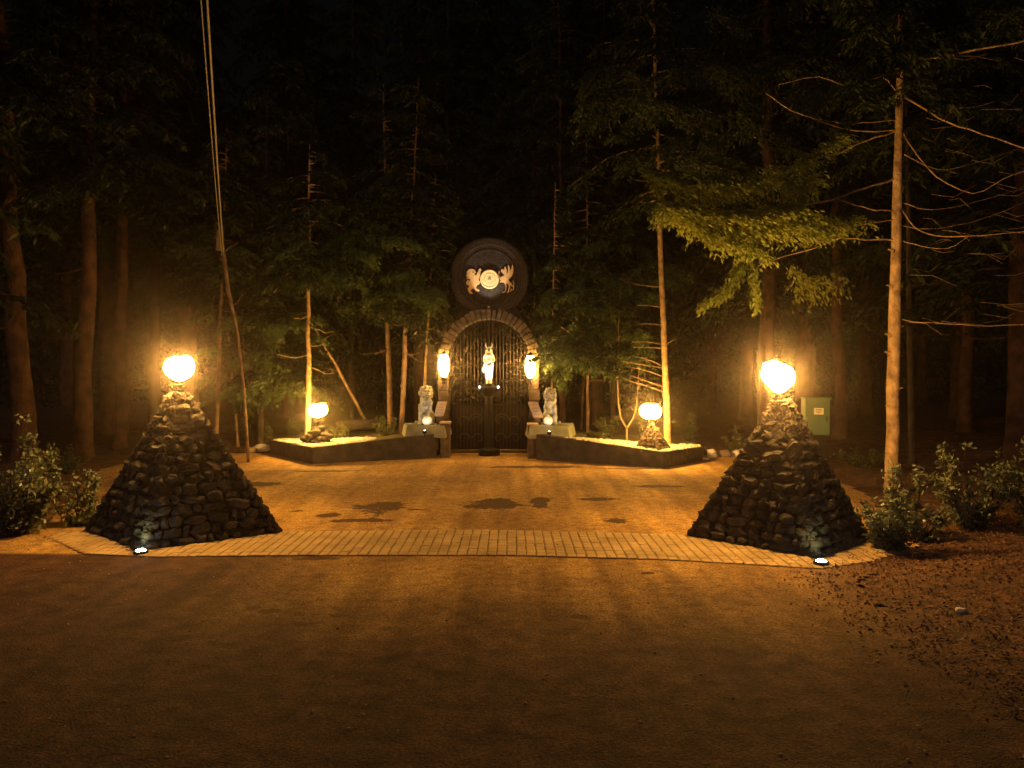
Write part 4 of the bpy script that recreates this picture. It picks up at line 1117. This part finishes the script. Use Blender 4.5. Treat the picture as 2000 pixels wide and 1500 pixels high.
swags(T[20], 905, [(1085, 1200, 440, 680, 14.6, 15.8, 1)], 34)
swags(T[21], 906, [(1110, 1250, 560, 700, 14.2, 15.0, 1), (1090, 1170, 650, 700, 14.0, 14.4, .5)], 24)
swags(T[19], 907, [(1072, 1092, 500, 740, 14.7, 15.0, 1)], 12, .14)
swags(T[32], 908, [(1150, 1300, 430, 600, 15.5, 16.8, 1)], 18)
# ------------------------------------------------------------------ the bright tree at the right
def right_tree():
    Y = 9.2
    base = P(1743, 950, Y); base.z = gz(base.x, base.y)
    root = empty('pine_tree', base, 'tall slim pine lit bright orange at the right, with curving limbs and hanging yellow-green foliage', 'tree')
    ax = [(1743, 965), (1742, 900), (1744, 840), (1743, 760), (1746, 700), (1747, 620), (1749, 540), (1751, 460), (1752, 400), (1754, 300), (1757, 200), (1759, 100), (1761, 0), (1764, -200), (1768, -500)]
    pts = [P(u, v, Y) for u, v in ax]; pts[0].z = base.z - .15
    w = [30, 25, 24, 23.5, 22, 22, 19, 18, 18, 15, 14, 12, 11, 8, 4]
    bm = bmesh.new(); tube(bm, pts, [x / 2 * Y / F for x in w], 16, True, .14, 5)
    rnd = random.Random(8)
    for u, v, s in ((1736, 655, -1), (1736, 690, -1), (1737, 795, -1), (1756, 760, 1), (1757, 640, 1), (1740, 560, -1), (1743, 490, -1)):   # knots and stubs
        p = P(1747, v, Y); stone(bm, P(u + s * -2, v, Y - .03), (.022, .022, .028), v, None, 1, .3)
        tube(bm, [p, P(u + s * 8, v - 3, Y - .05)], [.014, .008], 6, True)
    def limb(pl, r0, r1, dY, sub=3):
        """pl: px points; quadratic smoothing"""
        n = len(pl); out = []
        for i in range(n - 1):
            for j in range(sub):
                t = j / sub; k = (i + t) / (n - 1)
                p0 = pl[max(i - 1, 0)]; p1 = pl[i]; p2 = pl[i + 1]; p3 = pl[min(i + 2, n - 1)]
                q = [0.5 * ((2 * p1[c]) + (-p0[c] + p2[c]) * t + (2 * p0[c] - 5 * p1[c] + 4 * p2[c] - p3[c]) * t * t + (-p0[c] + 3 * p1[c] - 3 * p2[c] + p3[c]) * t ** 3) for c in (0, 1)]
                out.append(P(q[0], q[1] + rnd.uniform(-1.2, 1.2), Y + dY * k))
        out.append(P(pl[-1][0], pl[-1][1], Y + dY)); m = len(out)
        tube(bm, out, [r0 + (r1 - r0) * i / (m - 1) for i in range(m)], 6, False)
        return out
    L = {}
    L['a'] = limb([(1745, 258), (1690, 275), (1640, 298), (1585, 312), (1530, 330)], .013, .005, -.7)
    L['b'] = limb([(1746, 350), (1690, 368), (1640, 385), (1590, 398), (1520, 408), (1440, 412), (1370, 410), (1292, 400)], .015, .004, -.9)
    L['c'] = limb([(1746, 412), (1710, 410), (1670, 400), (1635, 388)], .010, .003, -.4)
    L['d'] = limb([(1746, 468), (1690, 468), (1640, 466), (1590, 484), (1530, 502), (1480, 520)], .010, .003, -.7)
    L['e'] = limb([(1752, 255), (1690, 256), (1640, 250), (1590, 232), (1545, 215), (1495, 182)], .010, .003, -.9)
    L['f'] = limb([(1752, 235), (1700, 238), (1650, 242), (1600, 232)], .007, .003, -.6)
    L['g'] = limb([(1745, 430), (1700, 436), (1650, 446), (1590, 450)], .007, .002, -.6)
    limb([(1768, 118), (1830, 112), (1900, 98), (2010, 78)], .018, .010, -.8)
    limb([(1765, 190), (1810, 215), (1850, 238), (1920, 262), (2010, 292)], .014, .008, -.8)
    limb([(1765, 262), (1790, 300), (1830, 345), (1900, 378), (1960, 350), (2010, 330)], .009, .003, -.6)
    limb([(1762, 410), (1785, 442), (1825, 460), (1890, 462), (2010, 452)], .009, .004, -.7)
    limb([(1762, 440), (1810, 448), (1870, 440), (1940, 420), (2010, 392)], .007, .003, .6)
    limb([(1760, 624), (1800, 630), (1860, 632), (1930, 636), (2010, 634)], .007, .003, -.6)
    limb([(1762, 470), (1800, 480), (1850, 485), (1890, 462)], .006, .002, -.5)
    limb([(1758, 140), (1740, 50), (1700, 62), (1640, 80)], .006, .002, -.5)
    limb([(1765, 300), (1830, 330), (1900, 320), (1990, 290)], .006, .002, .4)
    limb([(1752, 180), (1720, 150), (1660, 170), (1600, 150), (1520, 165)], .008, .003, -.8)
    limb([(1760, 395), (1820, 410), (1900, 395), (2010, 365)], .006, .002, .2)
    for i in range(46):     # fine dead twigs on the right side
        u, v = rnd.uniform(1775, 1980), rnd.uniform(90, 640); d = Y + rnd.uniform(-.6, .8); s = rnd.uniform(30, 100)
        p = [P(u, v, d), P(u + s * .5, v + rnd.uniform(-6, 12), d + .05), P(u + s, v + rnd.uniform(-26, 26), d)]
        tube(bm, p, [.0035, .003, .0015], 4, False)
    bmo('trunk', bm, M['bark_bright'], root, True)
    lv = Leaves(55); R_ = lv.rng
    def hang(pl, Yb, twig, nt, nl, leaf, droop=.8, start=0.0, taper=.2):
        pts = [P(u, v, Yb + (k / max(1, len(pl) - 1)) * 0) for k, (u, v) in enumerate(pl)]
        lv.spray(pts, twig, nt, nl, leaf, start, droop, .35, taper)
    # bright lower swag and the layer above it
    hang([(1285, 398), (1340, 414), (1400, 424), (1460, 428), (1520, 420), (1570, 408)], 8.2, .24, 120, 24, .056, .4)
    hang([(1330, 420), (1400, 440), (1470, 446), (1540, 436), (1590, 420)], 8.3, .26, 120, 24, .056, .5)
    hang([(1570, 400), (1530, 405), (1460, 415), (1400, 415), (1340, 408), (1292, 398)], 8.4, .28, 130, 24, .055)
    hang([(1300, 405), (1360, 440), (1420, 470), (1490, 490)], 8.2, .20, 80, 22, .056, .5)
    hang([(1480, 400), (1540, 440), (1590, 452), (1650, 440)], 8.6, .22, 70, 20, .056, .5)
    hang([(1250, 332), (1300, 338), (1360, 345), (1430, 352)], 8.4, .24, 110, 22, .055, .6)
    hang([(1310, 350), (1360, 360), (1420, 362), (1480, 350)], 8.4, .24, 110, 22, .055, .6)
    hang([(1500, 340), (1530, 355), (1560, 370), (1600, 330)], 8.4, .26, 50, 20, .06, .7)
    hang([(1480, 330), (1540, 330), (1590, 300), (1640, 265)], 8.5, .22, 60, 16, .055, .6)
    hang([(1450, 470), (1470, 510), (1475, 560), (1478, 600)], 8.6, .14, 40, 22, .06, .9, 0, 1)
    hang([(1450, 480), (1440, 520), (1420, 560), (1370, 600)], 8.9, .20, 46, 20, .06, .9, 0, 1)
    hang([(1590, 420), (1640, 430), (1690, 425)], 9.0, .22, 50, 14, .05, .8)
    hang([(1540, 520), (1580, 545), (1640, 540)], 9.6, .3, 40, 16, .06, .9)
    # dim upper masses, their shade put into a darker needle colour
    near = lv; lv = Leaves(56)
    for i in range(34):
        u, v = R_.uniform(1190, 1660), R_.uniform(90, 330); d = R_.uniform(9.8, 12.5); s = R_.uniform(60, 130) * (1 if R_.random() < .5 else -1)
        hang([(u, v), (u + s * .5, v + 4), (u + s, v + 26)], d, .34, 34, 16, .065, .6, 0, .6)
    for i in range(20):
        u, v = R_.uniform(1240, 2040), R_.uniform(-60, 120); d = R_.uniform(10, 13); s = R_.uniform(60, 130) * (1 if R_.random() < .5 else -1)
        hang([(u, v), (u + s * .5, v + 4), (u + s, v + 26)], d, .34, 30, 14, .065, .6, 0, .6)
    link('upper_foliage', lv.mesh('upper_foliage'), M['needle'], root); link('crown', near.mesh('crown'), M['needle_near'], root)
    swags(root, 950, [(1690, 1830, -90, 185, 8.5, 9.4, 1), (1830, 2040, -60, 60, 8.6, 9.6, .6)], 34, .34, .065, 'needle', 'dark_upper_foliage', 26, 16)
right_tree()

# ------------------------------------------------------------------ shrubs
def bush(c, rx, ry, h, n, leaf, seed, label, mt='leaf', stems=10, group='leafy bushes', name='bush', low=.1, ns=None):
    c = Vector(c); c.z = gz(c.x, c.y) - .02
    ib = [BED[s][1](c.x, c.y) - .03 for s in (0, 1) if in_poly(c.x, c.y, BED[s][0])]
    if ib: c.z = ib[0]
    root = empty(name, c, label, 'bush', group); rnd = random.Random(seed); lv = Leaves(seed); rg_ = lv.rng
    bm = bmesh.new()
    for i in range(stems):
        a = rnd.uniform(0, 6.283); k = math.sqrt(rnd.random()); hh = h * rnd.uniform(.55, 1.05) * (1 - .35 * k)
        e = c + Vector((math.cos(a) * rx * k, math.sin(a) * ry * k, hh)); b = c + Vector((math.cos(a) * .1 * rx, math.sin(a) * .1 * ry, 0))
        pts = jag(b, e, 6, .03, rnd, .0); tube(bm, pts, [.010, .009, .008, .006, .005, .004, .002], 5, False)
        m = ns or 9
        for j in range(m):
            t = rnd.uniform(low, 1.0); p = b.lerp(e, t)
            l = rnd.uniform(.10, .30) * (rx + ry) * .5 * (1.25 - t); aa = rnd.uniform(0, 6.283)
            q = p + Vector((math.cos(aa) * l, math.sin(aa) * l, l * rnd.uniform(-.1, .6)))
            tube(bm, [p, p.lerp(q, .5) + Vector((0, 0, .01)), q], [.004, .003, .0015], 4, False)
            k2 = max(3, int(n / (stems * m))); tt = rg_.random(k2)[:, None]
            P0 = np.array(p)[None] * (1 - tt) + np.array(q)[None] * tt + rg_.normal(size=(k2, 3)) * leaf * .55
            d = rg_.normal(size=(k2, 3)) + np.array(q - p)[None] / max(l, 1e-3) * .8; d[:, 2] -= .1
            ll = leaf * rg_.uniform(.6, 1.25, k2); lv.add(P0, d, ll, ll * rg_.uniform(.45, .6, k2))
    bmo('stems', bm, M['bark_dark'], root, True); link('foliage', lv.mesh('foliage'), M[mt], root)
    return root
lb = G(60, 1046); bush((lb.x - .22, lb.y + .15, 0), .72, .5, 1.30, 5200, .055, 61, 'broad-leaved bush at the left edge beside the left pyramid', stems=20)
bush((lb.x + .22, lb.y + .45, 0), .34, .3, .72, 1300, .052, 62, 'smaller low bush between the left-edge bush and the left pyramid', stems=12)
bush((lb.x - 1.15, lb.y + .9, 0), .6, .5, .95, 1500, .055, 63, 'dim bush cut by the left edge behind the broad-leaved one', stems=12)
rb = G(1745, 1078); bush((rb.x + .02, rb.y + .1, 0), .30, .30, .86, 1900, .055, 64, 'upright leafy bush at the foot of the bright pine right of the right pyramid', stems=14)
bush((rb.x + .42, rb.y + .45, 0), .36, .3, .75, 1500, .05, 65, 'mid bush just right of the upright one at the foot of the bright pine', stems=12)
bush((rb.x + 1.05, rb.y + .65, 0), .5, .4, 1.02, 2400, .05, 66, 'taller dark bush near the right edge, second from the edge', stems=16)
bush((rb.x + 1.65, rb.y + .5, 0), .45, .4, 1.12, 2200, .05, 67, 'tall dark bush cut by the right edge', stems=16)
SG = 'small shaded shrubs behind the beds'
for i, (u, v, Y, r, h, lab) in enumerate([
        (522, 858, 15.2, .26, .75, 'dense upright shrub just left of the left bed behind the pale boulder'),
        (572, 856, 15.6, .24, .42, 'low shrub behind the left bed, left of the orange-lit trunk'),
        (668, 850, 14.6, .26, .36, 'low leafy shrub right of the left bed lamp'),
        (752, 850, 14.7, .24, .52, 'rounded shrub at the foot of the olive-lit trunk in the left bed'),
        (1185, 856, 14.6, .26, .55, 'shrub left of the forked sapling in the right bed'),
        (1165, 858, 14.1, .22, .16, 'sprawling low plant with dry stems in the right bed'),
        (1345, 862, 14.6, .26, .62, 'upright shrub right of the orange-lit trunk of the right bed'),
        (1432, 875, 14.2, .30, .68, 'grey-green shrub behind the boulders, left of the right pyramid'),
        (480, 862, 16.2, .3, .6, 'dim shrub behind the thin stems right of the left pyramid'),
        (1262, 862, 15.2, .3, .5, 'dim shrub behind the small pyramid lamp'),
        (120, 905, 11.5, .5, .5, 'low dim shrub between the left-edge trunks and the left pyramid'),
        (1690, 905, 11.8, .5, .4, 'low dim shrub between the green cabinet and the bright pine')]):
    p = P(u, v, Y); bush(p, r, r * .9, h, int(700 + 900 * h), .045, 80 + i, lab, 'shrub', 10, SG, 'shrub')

# ------------------------------------------------------------------ litter
def litter():
    rg_ = np.random.default_rng(9)
    lv = Leaves(9)
    x = np.concatenate([rg_.uniform(1.8, 6, 22000), rg_.uniform(-7, 6, 14000)]); y = np.concatenate([rg_.uniform(3, 8, 22000), rg_.uniform(5.5, 15, 14000)])
    s = sdist(x, y); keep = s > rg_.exponential(.12, len(x)) * -1.0
    x, y, s = x[keep], y[keep], s[keep]
    z = np.array([max(hgt(a, b, c), 0) for a, b, c in zip(x, y, s)]) + .012
    c = np.stack([x, y, z], 1); d = rg_.normal(size=(len(x), 3)); d[:, 2] *= .35
    l = rg_.uniform(.010, .032, len(x)); lv.add(c, d, l, l * .55)
    tag(link('leaf_litter', lv.mesh('leaf_litter'), M['litter']), kind='stuff', label='brown fallen leaves scattered over the verges')
    lv = Leaves(19)
    n = 300; x = rg_.normal(0, 2.2, n); y = rg_.uniform(4.2, 9, n); k = (sdist(x, y) < 0); x, y = x[k], y[k]
    c = np.stack([x, y, np.full(len(x), .027)], 1); d = rg_.normal(size=(len(x), 3)); d[:, 2] *= .2
    l = rg_.uniform(.008, .022, len(x)); lv.add(c, d, l, l * .6)
    tag(link('drive_debris', lv.mesh('drive_debris'), M['litter']), kind='stuff', label='bits of leaf and twig on the driveway')
    bm = bmesh.new(); rnd = random.Random(12)
    for i in range(500):
        x, y = rnd.uniform(-5, 3.4), 3.0 + 9 * rnd.random() ** 1.3
        if float(sdist(np.array([x]), np.array([y]))[0]) > -.05: continue
        s = rnd.uniform(.003, .008)
        stone(bm, (x, y, s * .3 + .003), (s * 1.2, s, s * .7), i, None, 1, .2)
    tag(bmo('loose_gravel', bm, M['paver']), kind='stuff', label='loose grit on the driveway')
litter()

# ------------------------------------------------------------------ forest behind
def copy_tree(root, loc, rz, sc, label, group):
    r = root.copy(); COL.objects.link(r); r.location = loc; r.rotation_euler.z = rz; r.scale = (sc, sc, sc); r['label'] = label; r['group'] = group
    for ch in root.children:
        if ch.name.startswith(('branches', 'low_foliage')): continue
        c = ch.copy(); COL.objects.link(c); c.parent = r; c.matrix_parent_inverse = ch.matrix_parent_inverse.copy()
    return r
def undergrowth():
    lv = Leaves(404); q = lv.rng; n = 1500
    x = q.uniform(-34, 34, n); y = 21 + 14 * q.random(n) + np.abs(x) * .1; h = q.uniform(.3, 3.4, n) * q.random(n) ** .4
    C0 = np.stack([x, y, h + .2], 1); m = 55
    c = (C0[:, None, :] + q.normal(size=(n, m, 3)) * np.array([.55, .4, .32])).reshape(-1, 3)
    d = q.normal(size=c.shape); d[:, 2] -= .4; l = q.uniform(.10, .22, len(c)); lv.add(c, d, l, l * .4)
    tag(link('undergrowth', lv.mesh('undergrowth'), M['needle']), kind='stuff', label='dark thicket deep in the forest')
undergrowth()
def forest():
    rnd = random.Random(21)
    protos = []
    lab = 'dark conifer standing deep in the forest behind the lit trees'; grp = 'dark conifers deep in the forest'
    spots = []
    for row, (Y, n, half) in enumerate(((20.5, 9, 13), (25, 11, 18), (30, 12, 23))):
        for i in range(n):
            x = -half + 2 * half * (i + .5) / n + rnd.uniform(-.7, .7)
            if abs(x - GX) < 1.3 and Y < 24: x += 2.2
            spots.append((x, Y + rnd.uniform(-1.2, 1.2)))
    for s in ((-9.5, 10.5), (-11, 14), (-8.6, 16.5), (8.2, 12.5), (9.4, 16), (6.6, 17.5), (10.5, 10.5), (5.2, 15.8)): spots.append(s)
    for k in range(3):
        x, y = spots[k]
        z = gz(x, y)
        protos.append(conifer((x, y, z), (x + rnd.uniform(-.3, .3), y, 15), .17, 300 + k, lab, crown_from=(3.2, 4.2, 2.6)[k], reach=2.7, nb=84, leaf=.13, bark='bark', group=grp, dead=(1.5, 4, 10), dens=.8, twig=.8))
    bpy.context.view_layer.update()
    for i, (x, y) in enumerate(spots[3:]):
        copy_tree(protos[i % 3], (x, y, gz(x, y)), rnd.uniform(0, 6.28), rnd.uniform(.85, 1.2), lab, grp)
forest()

# ------------------------------------------------------------------ night haze that carries the lamps' glow
def haze():
    bm = bmesh.new(); box(bm, (0, 26, 10.5), (120, 84, 25)); me = bpy.data.meshes.new('haze'); bm.to_mesh(me); bm.free()
    m = bpy.data.materials.new('thin_night_haze'); m.use_nodes = True; nt = m.node_tree; nt.nodes.clear()
    v = nt.nodes.new('ShaderNodeVolumePrincipled'); v.inputs['Density'].default_value = .0027; v.inputs['Color'].default_value = (.95, .78, .72, 1)
    v.inputs['Anisotropy'].default_value = .965
    o = nt.nodes.new('ShaderNodeOutputMaterial'); nt.links.new(v.outputs[0], o.inputs['Volume'])
    ob = link('haze', me, m); tag(ob, kind='stuff', label='thin night haze in the air')
haze()
